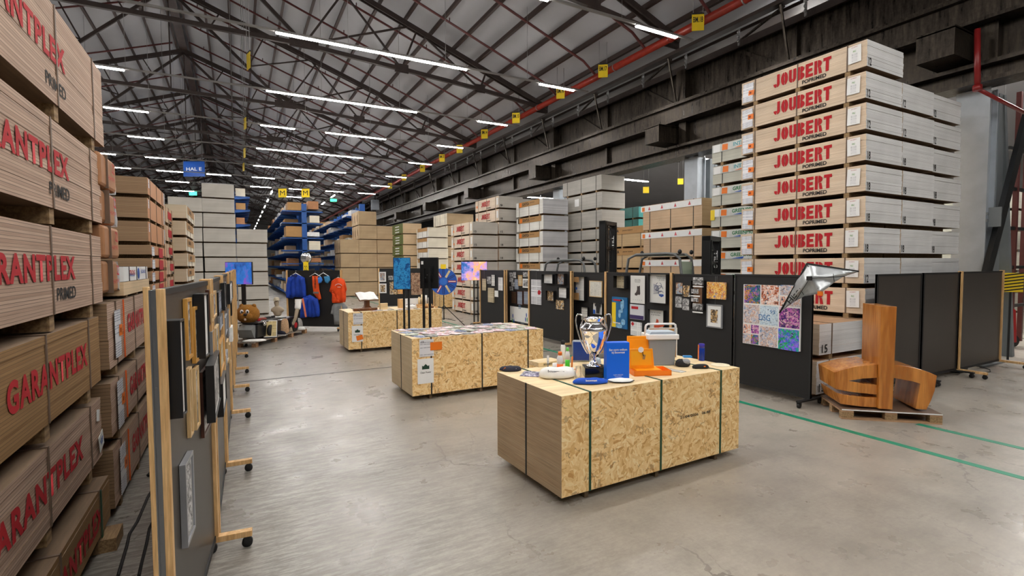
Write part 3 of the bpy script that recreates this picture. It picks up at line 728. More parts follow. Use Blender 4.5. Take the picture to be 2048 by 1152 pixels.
for cx, n_ in ((-3.7, 8), (-3.7, 8)):
    pass
column('board_pack', 'grey board pack at far left behind the cream stack', -3.68, 25, 1.19, 2.5, [top9*(q/9.0) for q in range(7, 0, -1)], E_GRYL, E_GRY, 'grey board stacks at the aisle corner', None, m_strapb, .06)

# second red-stencilled stack behind the wheel
def d_jou(t, i, h):
    stencil('JOUBERT', m_red, (-.005, 1.35, h*.6), .9, .24, t, -PI/2); text('POPRIMED', m_blk, (-.012, 1.0, h*.24), .42, .05, t, '-x', .02)
    sheet('paper_label', m_white, (-.012, .12, h*.6), .16, .3, t, '-x'); sheet('paper_label', m_white, (-.012, 2.3, h*.5), .12, .34, t, '-x')
    sheet('orange_sticker', m_orange, (-.014, 2.1, h*.45), .1, .09, t, '-x'); text('18' if i > 1 else '15', m_blk, (.12, -.012, .16), .12, .09, t, '-y', .02)
def d_num(t, i, h): text(['9', '18', '15', '18', '18', '18', '18', '18', '18', '18'][i], m_blk, (.12, -.012, .16), .12, .09, t, '-y', .02)
def d_joutop(t, i, h):
    d_num(t, i, h)
    if i < 3:
        stencil('JOUBERT', m_red, (-.005, 1.35, h*.6), .9, .24, t, -PI/2); text('POPRIMED', m_blk, (-.012, 1.0, h*.24), .42, .05, t, '-x', .02)
        sheet('paper_label', m_white, (-.012, .12, h*.6), .16, .3, t, '-x'); sheet('orange_sticker', m_orange, (-.014, 2.25, h*.5), .12, .1, t, '-x')
E_JOL = edge('plywood_edge_pale', sr(226, 206, 184), sr(236, 218, 196), .03, .8, .12, .1)
column('plywood_pack', 'pale pack with red stencil in the stack behind the prize wheel', 8.86, 19.8, 1.2, 2.46, [4.0-.571*q for q in range(7)], E_JOL, E_GRY, 'red stencil stack behind the prize wheel', d_jou, m_straps, .07)
column('plywood_pack', 'grey-edged pack in the taller stack right of the prize wheel stack', 10.12, 19.8, 1.2, 2.46, [5.17-.574*q for q in range(9)], E_JOL, E_GRY, 'taller stack right of the prize wheel stack', d_joutop, m_straps, .07)
column('plywood_pack', 'grey pack in the hidden stack behind the taller stencil stack', 11.35, 20.2, 1.2, 2.46, [5.17-.574*q for q in range(9)], E_JOL, E_GRY, 'hidden grey stack', None, m_straps, .07)
def d_son(t, i, h):
    q = sheet('brown_band', m_card, (-.012, 1.1, h-.11), 1.7+.2*(i % 2), .22, t, '-x'); text('SONTICA', m_blk, (-.25, -.004, 0), .55, .12, q, '-y', .03)
    text('panel board', m_blk, (.28, -.004, .02), .36, .04, q, '-y', .03); sheet('orange_mark', m_orange, (-.68, -.004, 0), .16, .17, q, '-y'); sheet('paper_label', m_white, (-.012, 2.05, h-.12), .16, .2, t, '-x')
E_SPAN = edge('white_panel_edge', sr(224, 222, 214), sr(234, 232, 226), .06, .92, .08, .03)
E_SPANF = edge('light_grey_sheet_edge', sr(180, 180, 184), sr(206, 206, 208), .045, .85, .1, .1)
column('board_pack', 'white board pack with brown band right of the red stencil stacks', 10.82, 17.3, 1.21, 2.2, levels_at(1087, [396, 430, 462, 494, 527], Y=17.3), E_SPAN, E_SPANF, 'white packs with brown bands', d_son, m_straps, .07)
def d_gb(t, i, h):
    if i == 1: sheet('paper_label', m_white, (-.012, 1.6, h*.6), .3, .3, t, '-x')
E_GB = edge('grey_cement_board', sr(172, 168, 160), sr(184, 180, 172), .03, .82, .1, .1)
column('board_pack', 'large grey board pack under the girder behind the first forklift', 12.28, 15.4, 1.13, 2.6, levels_at(1234, [343, 378, 415, 455, 480], Y=14.7), E_GB, E_GRY, 'large grey stack under the girder', d_gb, m_strapb, .08)
column('board_pack', 'teal film wrapped board pack beside the large grey stack', 15.6, 17.0, 1.3, 3.0, [4.7, 4.15, 3.55], E_TEAL, E_TEAL, 'teal wrapped packs', None, m_strapb, .08)
column('board_pack', 'long teal film wrapped pack behind the grey column', 16.0, 10.2, 1.3, 4.2, [4.75, 4.1, 3.5], E_TEAL, E_TEAL, 'long teal wrapped packs', None, m_strapb, .08)
def d_son2(t, i, h):
    q = sheet('brown_band', m_card, (-.012, 1.3, h-.12), 2.3, .24, t, '-x'); text('SONTICA', m_blk, (-.5, -.004, 0), .7, .12, q, '-y', .03); text('panel board', m_blk, (.3, -.004, 0), .5, .05, q, '-y', .02)
E_TAN = edge('tan_board_edge', sr(190, 160, 118), sr(202, 172, 130), .03, .78, .12, .1)
zz = levels_at(1262, [448, 494, 540], Y=12.72)
column('board_pack', 'tan board pack with brown band behind the forklift masts', 12.1, 12.72, 1.2, 2.6, zz, E_TAN, E_TAN, 'tan packs behind the forklifts', d_son2, m_straps, .07)
def d_sik(t, i, h):
    q = sheet('white_band', m_white, (-.012, 1.25, h-.11), 2.48, .19, t, '-x')
    for k_ in range(4):
        xx = -.85+k_*.55
        sheet('triangle_mark', flat('pink_ink', sr(206, 84, 92), .6), (xx, -.004, 0), .1, .12, q, '-y', .001, 0, [(-.05, -.05), (.05, -.05), (0, .07)])
    sheet('orange_sticker', m_orange, (-1.12, -.004, -.01), .12, .13, q, '-y')
column('plywood_pack', 'pinkish plywood pack with white triangle-print band between the forklift masts', 11.77, 10.2, 1.2, 2.4, levels_at(1407, [395, 456, 518], Y=10.2), E_SIK, E_TAN, 'plywood packs with white bands', d_sik, m_strapb, .08)
def d_gp(t, i, h):
    E1 = flat('green_ink_dark', sr(40, 120, 70), .6) if i > 1 else flat('teal_ink', sr(90, 160, 170), .6)
    q = sheet('printed_band', flat('pale_band', sr(206, 208, 204), .6), (-.012, 1.25, h-.12), 2.4, .2, t, '-x')
    text('GREENPRIME' if i > 1 else 'INTERPRIME', E1, (-.12, -.004, .02), .8, .1, q, '-y', .03)
    sheet('orange_sticker', m_orange, (-.78, -.005, -.0), .18, .16, q, '-y', .001, .05); sheet('blue_swoosh', m_blue if i > 1 else m_orange, (-.3, -.005, -.06), .4, .05, q, '-y', .001, 0, [(-.2, -.02), (.2, .03), (.15, -.03)])
    sheet('paper_label', m_white, (-.014, 2.3, h-.12), .22, .2, t, '-x')
    if i == 3: sheet('yellow_label', m_yellow, (-.016, 2.4, h-.16), .14, .28, t, '-x')
E_GP = edge('pale_green_grey_edge', sr(196, 194, 180), sr(206, 204, 190), .03, .88, .1, .06)
column('board_pack', 'pale grey pack with colour-printed band left of the tall right stack', 11.75, 7.42, 1.2, 2.46, levels_at(1428, [291, 334, 376, 419, 461], X=11.75), E_GP, E_GP, 'colour band packs beside the tall stack', d_gp, m_strapb, .09)
# kraft stacks at the end of the racks
def d_kp(t, i, h):
    for q in range(3): text('NN', flat('brown_ink', sr(150, 112, 76), .6), (-.012, .5+q*.75, h*.5), .3, h*.5, t, '-x', .02)
zk = levels_at(721, [481, 509, 536, 564], Y=36)
zk = [5.92-.98*q for q in range(6)]
for cx, n_, lb in ((6.25, 4, 'left'), (7.5, 6, 'middle'), (8.75, 5, 'right'), (10.0, 5, 'far right')):
    column('board_pack', 'tan kraft wrapped pack, %s column beside the blue rack' % lb, cx, 36, 1.22, 2.4, [.985*q for q in range(n_, 0, -1)], E_KRFL, E_KRF, 'tan kraft packs beside the blue rack', d_kp, m_straps, .06)
def d_olive(t, i, h):
    for q in range(3): sheet('printed_text', m_white, (-.02, 1.2, h*(.25+q*.25)), .9, .06, t, '-x')
column('board_pack', 'olive green wrapped pack behind the portrait screens', 9.1, 30.9, 1.2, 2.4, [.68*q for q in range(7, 0, -1)], m_greenpk, E_KRFL, 'olive wrapped packs', d_olive, m_straps, .06)
def d_wb(t, i, h): q = sheet('brown_band', m_card, (-.012, 1.1, h-.1), 1.8, .2, t, '-x')
column('board_pack', 'white and tan board pack left of the red stencil stack', 9.85, 28.3, 1.2, 2.2, [4.36-.62*q for q in range(7)], E_SPAN, E_CRML, 'white and tan packs behind the display', d_wb, m_straps, .06)
column('board_pack', 'tan wrapped board pack raised behind the red stencil stack', 11.3, 29, 1.75, 2.4, [5.3, 4.55, 3.9], E_CRML, E_KRF, 'tan packs raised at the rear', None, m_straps, .06)
t = pack('osb_pack', 'strapped flake board pack standing on the floor behind the prize wheel', 'board pack', 8.9, 23.6, 0, 1.1, 3.0, 1.2, m_osb, m_osb, bear=.06)


# ---------------------------------------------------------------- exhibition panels
def exhibit_panel(A, B, label, postA=None, postB=None, z0=.1, z1=1.98, bm=m_black, feet=(True, True), reach=(.3, .3), fm=None, group='exhibition panels', top=None):
    A = Vector((A[0], A[1])); B = Vector((B[0], B[1])); d = B-A; L = d.length; rz = math.atan2(d.y, d.x)
    t = thing('exhibition_panel', label, 'display panel', (A.x, A.y, 0), rz, group)
    pw = .055
    MB().box(.0, -.012, z0+.02, L, .012, z1-.02).build('board', bm, t)
    MB().box(0, -.02, z0, L, .02, z0+.04).build('rail', fm or m_rubber, t); MB().box(0, -.02, z1-.03, L, .02, z1).build('rail', fm or m_rubber, t)
    for x, pm, ft in ((0, postA, feet[0]), (L, postB, feet[1])):
        s = 1 if x == 0 else -1
        x0, x1 = (x, x+s*pw) if pm else (x, x+s*.03)
        zt = z1+(.012 if pm else 0)
        MB().box(min(x0, x1), -.036 if pm else -.022, .09, max(x0, x1), .036 if pm else .022, zt).build('post', pm or m_rubber, t, bevel=.003)
        if ft:
            xc = (x0+x1)/2; fmx = m_pine if pm else m_rubber
            MB().box(xc-.03, -reach[0], .085, xc+.03, reach[1], .13 if pm else .11).build('foot', fmx, t, bevel=.003)
            for yy in (-reach[0]+.035, reach[1]-.035):
                c = MB().lathe([(.012, -.018), (.038, -.016), (.038, .016), (.012, .018)], 16, M=Matrix.Translation((xc, yy, .038)) @ Matrix.Rotation(PI/2, 4, 'Y'))
                c.box(xc-.028, yy-.02, .045, xc-.021, yy+.02, .088).box(xc+.021, yy-.02, .045, xc+.028, yy+.02, .088).box(xc-.028, yy-.02, .08, xc+.028, yy+.02, .088)
                c.build('caster', m_rubber, t)
    t['L'] = L; t.pop('L') if 'L' in t else None
    return A, B, rz
fm_pale = wood('pale_wood_frame', sr(206, 170, 118), sr(226, 194, 144), 'z', .4)
fm_gold = wood('honey_wood_frame', sr(196, 140, 62), sr(214, 160, 80), 'z', .4)
fm_dark = wood('dark_brown_frame', sr(62, 34, 26), sr(84, 48, 36), 'z', .35)
fm_grey = flat('silver_frame', sr(150, 152, 156), .35, .3)
fm_blk = flat('black_frame', sr(22, 22, 24), .4)
fm_wht = flat('white_frame', sr(232, 232, 230), .45)
A_bw = [art('bw_photo_%d' % k, 'bw', k*1.7+1, None, .9+.2*k) for k in range(5)]
A_col = [art('colour_photo_0', 'bw', 2, [(.25, sr(30, 60, 110)), (.42, sr(150, 170, 190)), (.5, sr(214, 190, 160)), (.6, sr(120, 70, 40)), (.75, sr(240, 236, 230))]),
         art('colour_photo_1', 'bw', 7, [(.25, sr(26, 30, 36)), (.42, sr(120, 96, 70)), (.52, sr(222, 180, 110)), (.62, sr(230, 220, 200)), (.75, sr(60, 110, 160))]),
         art('colour_photo_2', 'bw', 11, [(.25, sr(180, 40, 30)), (.4, sr(240, 180, 60)), (.5, sr(246, 222, 150)), (.6, sr(220, 120, 40)), (.72, sr(90, 130, 190))], 1.5)]
P_dark = [(.2, sr(16, 10, 30)), (.4, sr(70, 30, 120)), (.5, sr(200, 90, 180)), (.6, sr(240, 200, 210)), (.75, sr(60, 30, 40))]
A_doc = [art('white_text_page', 'doc', 1, None, 1.0), art('tan_text_page', 'doc', 5, (sr(206, 192, 160), sr(120, 100, 74)), .9), art('blue_grey_page', 'doc', 6, (sr(150, 160, 176), sr(50, 60, 84)), 1.0), art('fine_text_page', 'doc', 8, (sr(238, 238, 236), sr(140, 142, 150)), 1.5), art('large_text_page', 'doc', 2, (sr(226, 226, 230), sr(40, 42, 48)), .55)]
PD = {}
def pic(P, px0, py0, px1, py1, am, label, frame=None, fw_=.012, depth=.015, matw=0.0, name='framed_picture', group=None, wire=0, cat='picture', st=None):
    A, B, rz = P; off = .014+depth
    s0, zt, _ = onV(px0, py0, A, B, off); s1, zb, _ = onV(px1, py1, A, B, off)
    if s1 < s0: s0, s1 = s1, s0
    w_, h_ = s1-s0, zt-zb; t2 = (B-A).normalized(); n2 = Vector((t2.y, -t2.x)); c = A+t2*((s0+s1)/2)+n2*.014
    t = thing(name, label, cat, (c.x, c.y, (zt+zb)/2), rz, group)
    a, h = w_/2, h_/2
    if frame:
        f = fw_; MB().box(-a, -depth, -h, -a+f, 0, h).box(a-f, -depth, -h, a, 0, h).box(-a+f, -depth, h-f, a-f, 0, h).box(-a+f, -depth, -h, a-f, 0, -h+f).box(-a+f, -.004, -h+f, a-f, 0, h-f).build('frame', frame, t)
        yb = -max(.005, depth-.008) if depth < .04 else -.02; iw, ih = a-f, h-f
    else: yb = -depth; iw, ih = a, h
    if matw:
        sheet('mount', m_white, (0, yb, 0), iw*2, ih*2, t, '-y', .001); iw -= matw; ih -= matw; yb -= .002
    q = (sheet('print', am, (0, yb, 0), iw*2, ih*2, t, '-y', .001) if frame else sheet('print', am, (0, 0, 0), iw*2, ih*2, t, '-y', depth)) if not st else st(t, yb, iw, ih)
    PD[t.name] = (iw*2, ih*2)
    if wire: MB().tube([(0, -.004, h), (0, -.004, 1.97-(zt+zb)/2)], .002, 4).build('hanging_wire', m_galv, t)
    return t
XP = 7.6
def yp(px): return onX(px, 560, XP).y
PAN = {}
PAN['A'] = exhibit_panel((XP, yp(960.5)), (XP, yp(1011)), 'black exhibition panel with small documents, farthest left of the right row', m_pine, m_pine, feet=(True, False))
PAN['B'] = exhibit_panel((XP+.3, onX(1014, 560, XP+.3).y), (XP+.3, onX(1072, 560, XP+.3).y), 'black exhibition panel set back with small photographs and a white banner', m_pine, None, feet=(True, False), reach=(.2, .2))
PAN['C'] = exhibit_panel((XP, yp(1058)), (XP, yp(1144.5)), 'black exhibition panel with boxed photos, large text sheet at left', m_pine, m_pine, feet=(True, True))
PAN['D'] = exhibit_panel((XP+.28, onX(1146, 560, XP+.28).y), (XP+.28, onX(1218, 560, XP+.28).y), 'black exhibition panel directly behind the silver trophy', None, None, feet=(False, False), z1=1.96)
PAN['E'] = exhibit_panel((XP, yp(1211)), (XP, yp(1346)), 'black exhibition panel with boot, helmet and blue posters', m_pine, m_pine, feet=(True, False))
PAN['F'] = exhibit_panel((XP, yp(1347)), (XP, yp(1467)), 'black exhibition panel with a colourful print above a grey frame', None, None, feet=(False, False), z1=1.97)
PAN['G'] = exhibit_panel((XP, yp(1470.5)), (XP, yp(1627)), 'black exhibition panel with large photo collage at the end of the row', None, None, feet=(False, True), z1=1.985)
q3 = lambda x, y: (955+x/7.68, 530+y/7.68)
q4 = lambda x, y: (1130+x/7.68, 530+y/7.68)
q5 = lambda x, y: (1340+x/8.23, 530+y/8.23)
def pq(q, P, r, *a, **k): x0, y0 = q(r[0], r[1]); x1, y1 = q(r[2], r[3]); return pic(PAN[P], x0, y0, x1, y1, *a, **k)
pq(q3, 'A', (65, 205, 135, 400), A_doc[1], 'narrow tan document at the left edge of the farthest panel', fm_blk, wire=1)
pq(q3, 'A', (145, 178, 203, 290), A_bw[0], 'small black and white patterned print near the top of farthest panel')
pq(q3, 'A', (208, 145, 268, 328), A_doc[0], 'narrow white document in black frame, highest on the farthest panel', fm_blk)
pq(q3, 'A', (312, 182, 392, 400), A_doc[3], 'white document sheet at the right edge of the farthest panel', fm_blk)
pq(q3, 'A', (158, 350, 238, 580), A_doc[1], 'long tan document hanging lowest on the farthest panel', None, depth=.05)
pq(q3, 'A', (262, 392, 314, 492), m_white, 'small blank white card on the farthest panel')
for r, k, lb in (((492, 118, 540, 185), 1, 'top left corner'), ((548, 108, 585, 200), 2, 'upper left, second from the edge'), ((492, 192, 545, 262), 3, 'left edge below the corner one'), ((698, 112, 750, 185), 4, 'top, right of the gold certificate'), ((755, 112, 802, 185), 0, 'top right corner'), ((520, 265, 572, 328), 2, 'left, above the dark plaque'), ((492, 330, 545, 395), 1, 'lowest at the left edge')):
    pq(q3, 'B', r, A_bw[k], 'tiny black and white photo on the set-back panel, %s' % lb, group='tiny photos on the set-back panel')
pq(q3, 'B', (622, 155, 683, 322), A_doc[1], 'gold-toned certificate on the set-back panel', fm_gold)
pq(q3, 'B', (568, 218, 625, 375), A_doc[2], 'grey striped narrow document on the set-back panel')
pq(q3, 'B', (692, 210, 802, 355), A_bw[1], 'black and white photo with wide white mount, right of set-back panel', fm_wht, .012, .03, .03)
pq(q3, 'B', (522, 412, 592, 592), flat('carved_brown', sr(70, 50, 34), .5, 0, .5, 30), 'dark brown carved plaque on the set-back panel', fm_dark)
pq(q3, 'B', (605, 395, 690, 618), A_doc[2], 'brown wooden framed sheet with landscape, left one of two', fm_dark, .018, .03, group='brown framed sheets above the banner')
pq(q3, 'B', (705, 395, 802, 618), A_doc[2], 'brown wooden framed sheet with landscape, right one of two', fm_dark, .018, .03, group='brown framed sheets above the banner')
t = pq(q3, 'B', (500, 628, 802, 905), m_white, 'large white banner with blue and green leaves on set-back panel', None, name='banner', cat='banner')
text('CTMB', flat('grey_ink', sr(120, 130, 140), .6), (.1, -.018, -.3), .42, .16, t, '-y', .0)
text('80', flat('blue_ink', sr(110, 140, 170), .6), (.02, -.018, .3), .16, .24, t, '-y', .0)
for x, z, mm in ((-.44, -.08, m_blue), (-.37, -.24, m_blue), (-.48, -.24, flat('leaf_green', sr(40, 150, 80), .6)), (.44, .02, m_blue), (.38, -.12, m_blue), (.48, -.12, MC['leaf_green'])):
    o_ = MB().lathe([(.045, 0), (.045, .003)], 14, M=Matrix.Translation((x, -.016, z)) @ Matrix.Diagonal((.6, 1, 1.6, 1)) @ Matrix.Rotation(PI/2, 4, 'X')).build('leaf_mark', mm, t)
c1 = pq(q3, 'C', (822, 222, 975, 618), A_doc[4], 'large white sheet of black lettering with a red patch', None, depth=.02, wire=1)
sheet('red_patch', m_red, (.18, -.024, 0), .16, .14, c1, '-y', .001, 0, [(-.08, -.03), (-.03, -.07), (.07, -.05), (.09, .03), (.02, .07), (-.06, .05)])
pq(q3, 'C', (982, 138, 1150, 290), A_doc[3], 'black box frame with portrait photo and pale pages, top centre', fm_blk, .008, .1)
pq(q3, 'C', (1190, 130, 1325, 305), A_col[0], 'black box frame with photo and papers, top right of its panel', fm_blk, .008, .1)
pq(q3, 'C', (1045, 390, 1165, 560), A_col[1], 'box frame with brown figure picture and blue side', fm_blk, .008, .08)
pq(q3, 'C', (1228, 340, 1365, 515), A_doc[3], 'box frame with pale page and small dark photos, right side', fm_blk, .008, .06)
pq(q3, 'C', (1205, 535, 1322, 690), A_col[1], 'unframed landscape photo of houses, lowest on its panel')
t = pq(q4, 'D', (132, 175, 292, 555), A_doc[3], 'tall box frame with brown and white halves left of the trophy', fm_blk, .006, .09)
W2, H2 = PD[t.name]; sheet('brown_half', m_card, (-W2*.25, -.084, H2*.38), W2*.5, H2*.22, t, '-y', .001); sheet('brown_half', m_card, (-W2*.25, -.084, -H2*.34), W2*.5, H2*.3, t, '-y', .001); sheet('blue_dot', m_blue, (-W2*.25, -.085, 0), W2*.16, H2*.1, t, '-y', .001)
pq(q4, 'D', (372, 240, 565, 500), art('line_drawing', 'bw', 4, [(.3, sr(150, 150, 146)), (.42, sr(226, 224, 214)), (.6, sr(232, 230, 222)), (.75, sr(120, 120, 116))], 2.5), 'framed grey line drawing above the trophy', fm_pale, .014, .02)
t = pq(q4, 'D', (410, 575, 568, 775), m_white, 'white framed picture of a black shirt above the trophy rim', fm_blk, .008, .06)
sheet('shirt_print', m_blk, (.03, -.054, .02), .2, .24, t, '-y', .001, 0, [(-.06, -.13), (.06, -.13), (.07, .05), (.1, .03), (.12, .08), (.05, .14), (-.05, .14), (-.12, .08), (-.1, .03), (-.07, .05)])
sheet('blue_print', m_blue, (-.11, -.054, -.08), .08, .1, t, '-y', .001)
pq(q4, 'D', (238, 640, 345, 860), A_doc[0], 'narrow white text sheet just above the trophy handle', fm_blk, .008, .05)
pq(q4, 'E', (738, 160, 908, 365), A_doc[1], 'deep black box frame with a pale open page, top left of its panel', fm_blk, .008, .12, wire=1)
def boots(t, yb, iw, ih):
    q = sheet('print', A_doc[3] if False else flat('poster_paper', sr(222, 222, 218), .5, 0, .03), (0, yb, 0), iw*2, ih*2, t, '-y', .001)
    s = ih/.42
    sheet('boot_print', flat('boot_ink', sr(66, 58, 56), .6, 0, .4, 30), (0, yb-.002, -.02), 1, 1, t, '-y', .001, 0, [(a*s, b*s) for a, b in ((-.02, .14), (.03, .12), (.1, .15), (.11, .03), (.12, -.1), (.08, -.14), (.03, -.12), (-.03, -.16), (-.11, -.15), (-.12, -.1), (-.06, -.06), (-.02, .02))])
    text('Een stap\nwaarvoor\nhij staat', m_blk, (0, yb-.003, ih*.62), iw*.9, ih*.26, t, '-y', .0)
    text('. . . . .', m_blk, (0, yb-.003, -ih*.75), iw*1.2, .01, t, '-y', .0)
    return q
pq(q4, 'E', (1008, 160, 1225, 600), None, 'white poster with a dark work boot drawing', None, depth=.02, st=boots)
def helm(t, yb, iw, ih):
    q = sheet('print', MC['poster_paper'], (0, yb, 0), iw*2, ih*2, t, '-y', .001); s = ih/.45
    text('Uitstekende\nmaterialen\nin huis', m_blk, (.08, yb-.003, ih*.72), iw*1.1, ih*.3, t, '-y', .0)
    gi = flat('pencil_ink', sr(110, 116, 140), .6, 0, .3, 20)
    b_ = MB()
    for cx, cz, r1, a0 in ((.05, .0, .13, 0), (.1, -.14, .1, .2), (-.08, .02, .1, 1.0), (0, .1, .12, 2)):
        pts = [(cx*s+r1*s*math.cos(a0+u/10*5.4), yb-.004, cz*s+r1*s*.75*math.sin(a0+u/10*5.4)) for u in range(11)]
        b_.tube(pts, .006, 4)
    for k_ in range(7): b_.tube([(-.22*s, yb-.004, (.14-.05*k_)*s), (.02*s, yb-.004, (.04-.03*k_)*s)], .005, 4)
    b_.build('drawing_lines', gi, t)
    sheet('blue_shade', m_blue, (.12*s, yb-.003, -.2*s), .12, .05, t, '-y', .001, 0, [(-.07, -.01), (0, -.04), (.07, -.01), (.05, .02), (-.05, .02)])
    return q
pq(q4, 'E', (1272, 138, 1545, 600), None, 'white poster of drawn safety helmets, deep black edges', fm_blk, .004, .08, wire=1, st=helm)
t = pq(q4, 'E', (722, 485, 948, 990), flat('poster_blue', sr(24, 104, 160), .4, 0, .25, 6), 'blue poster with yellow band and blue-toned figures', None, depth=.03)
h_ = .36
W2, H2 = PD[t.name]; sheet('yellow_band', m_yellow, (-W2*.36, -.032, -H2*.08), W2*.27, H2*.8, t, '-y', .001); sheet('red_band', m_red, (-W2*.1, -.033, H2*.4), W2*.6, H2*.05, t, '-y', .001)
for x, z, a_, b_ in ((.12, .2, .07, .12), (.02, -.02, .05, .1), (.16, -.2, .08, .07), (.0, -.3, .12, .05), (.1, .05, .05, .05)):
    sheet('pale_figure', flat('pale_blue_ink', sr(130, 180, 214), .5, 0, .5, 16), (x*W2/.6, -.033, z), 1, 1, t, '-y', .001, 0, [(W2/.6*a_*math.cos(u*PI/4)*(1+.25*(u % 2)), b_*math.sin(u*PI/4)) for u in range(8)])
text('bouwmaat', m_white, (-W2*.15, -.034, -H2*.33), W2*.5, .04, t, '-y', .03)
t = pq(q4, 'E', (998, 598, 1208, 850), flat('grey_paper', sr(206, 208, 214), .5, 0, .03), 'grey sheet with red label above a purple band', None, depth=.03)
W2, H2 = PD[t.name]; sheet('red_band', m_red, (-W2*.14, -.032, H2*.28), W2*.5, H2*.18, t, '-y', .001); sheet('purple_band', flat('purple_ink', sr(56, 40, 96), .5), (0, -.032, -H2*.35), W2*.98, H2*.26, t, '-y', .001)
t = pq(q4, 'E', (1008, 865, 1172, 1100), A_doc[3], 'pale grey sheet with a red emblem, behind the cool box', None, depth=.02); sheet('red_emblem', m_red, (-.1, -.022, .1), .07, .07, t, '-y', .001, .7)
t = pq(q4, 'E', (1275, 675, 1508, 1100), MC['poster_paper'], 'cream poster with an orange kicking figure behind the cool box', fm_blk, .004, .07, wire=0)
text('Snel de zomer\nin je handen', m_blk, (0, -.068, .18), .3, .09, t, '-y', .0)
sheet('orange_figure', flat('burnt_orange', sr(190, 70, 30), .5), (.06, -.068, -.05), 1, 1, t, '-y', .001, 0, [(-.1, -.16), (.08, -.16), (.04, -.04), (.18, .0), (.17, .03), (.03, .03), (.02, .11), (-.03, .13), (-.05, .06), (-.1, .0)])
for r, k, lb in (((98, 290, 200, 480), 0, 'upper left'), ((215, 335, 318, 525), 1, 'upper right'), ((88, 515, 190, 705), None, 'lower left'), ((205, 550, 312, 748), None, 'lower right')):
    pq(q5, 'F', r, A_col[k] if k is not None else A_bw[2], 'small photo postcard, %s of the four left of the tall box frame' % lb, group='four small photo postcards', depth=.006)
t = pq(q5, 'F', (340, 250, 528, 745), wood('brown_backing', sr(150, 110, 80), sr(170, 128, 96), 'z', .6), 'tall black box frame with dark group photos on brown backing', fm_blk, .008, .09)
for z, a_, x, mm in ((.24, .11, .03, A_bw[2]), (.14, .02, .03, m_white), (.05, .07, -.04, A_bw[3]), (-.04, .02, -.04, m_white), (-.11, .06, -.04, A_bw[0]), (-.24, .1, .03, A_bw[1]), (-.34, .02, .03, m_white)):
    sheet('group_photo', mm, (x, -.085, z+.02), .24 if a_ > .08 or a_ < .03 else .17, a_*1.25, t, '-y', .001)
pq(q5, 'F', (605, 278, 910, 570), A_col[2], 'colourful orange and yellow crowded print above the grey frame', None, depth=.03, wire=1)
pq(q5, 'F', (600, 640, 850, 1050), A_col[1], 'silver grey frame with wide white mount and golden photo', fm_grey, .022, .03, .07, wire=1)
# collage
q6 = lambda x, y: (1480+x/5.758, 520+y/5.758)
x0, y0 = q6(42, 280); x1, y1 = q6(690, 1055)
t = pic(PAN['G'], x0, y0, x1, y1, m_white, 'large collage of colourful party photographs on the end panel', None, depth=.02, name='photo_collage', cat='poster')
A_, B_, _ = PAN['G']; sa, za, _ = onV(x0, y0, A_, B_, .034); sb, zb_, _ = onV(x1, y1, A_, B_, .034); W_, H_ = sb-sa, za-zb_
def party(nm_, cols, seed, sc=1.2): return art(nm_, 'bw', seed, cols, sc)
PC = {'a': party('party_stage', [(.25, sr(16, 24, 70)), (.4, sr(20, 120, 120)), (.5, sr(120, 60, 200)), (.6, sr(240, 170, 60)), (.72, sr(40, 20, 30))], 3),
      'b': party('party_table', [(.25, sr(40, 20, 20)), (.4, sr(190, 90, 40)), (.5, sr(240, 200, 180)), (.6, sr(250, 240, 236)), (.72, sr(20, 60, 90))], 9),
      'c': party('party_crowd', [(.25, sr(30, 40, 60)), (.4, sr(220, 180, 160)), (.5, sr(240, 225, 215)), (.6, sr(180, 190, 210)), (.75, sr(60, 110, 160))], 14, 1.6),
      'd': party('party_pair', P_dark, 21), 'e': party('party_lasers', [(.25, sr(10, 60, 40)), (.4, sr(30, 200, 110)), (.5, sr(40, 90, 220)), (.6, sr(170, 120, 255)), (.75, sr(20, 120, 80))], 30),
      'f': party('confetti_sky', [(.25, sr(90, 90, 110)), (.38, sr(190, 214, 230)), (.6, sr(226, 238, 246)), (.75, sr(90, 130, 160))], 36, 1.8)}
for r, k_ in (((52, 285, 248, 508), 'a'), ((256, 290, 460, 525), 'b'), ((468, 295, 688, 418), 'c'), ((468, 422, 570, 540), 'b'), ((575, 428, 688, 546), 'c'), ((47, 515, 240, 742), 'c'), ((246, 532, 455, 766), 'f'), ((462, 552, 685, 792), 'd'),
               ((45, 748, 136, 862), 'b'), ((142, 758, 238, 866), 'd'), ((42, 866, 134, 978), 'c'), ((140, 872, 238, 988), 'a'), ((246, 775, 450, 1018), 'c'), ((456, 798, 682, 1050), 'e')):
    f = lambda v, a, b_: (v-a)/(b_-a)
    cx = (f((r[0]+r[2])/2, 42, 690)-.5)*W_; ymid = (r[1]+r[3])/2; tilt_ = (r[0]+r[2])/2
    top_, bot_ = 280+(tilt_-42)*.05, 975+(tilt_-42)*.122
    cz = (.5-f(ymid, top_, bot_))*H_
    sheet('photo_tile', PC[k_], (cx, -.022, cz), (r[2]-r[0])/648*W_*.97, (r[3]-r[1])/(bot_-top_)*H_*.96, t, '-y', .001)
text('DSG', flat('sky_ink', sr(40, 110, 170), .6), (-.1, -.026, -.03), .2, .1, t, '-y', .0); text('95', MC['sky_ink'], (.04, -.026, .07), .09, .06, t, '-y', .0)

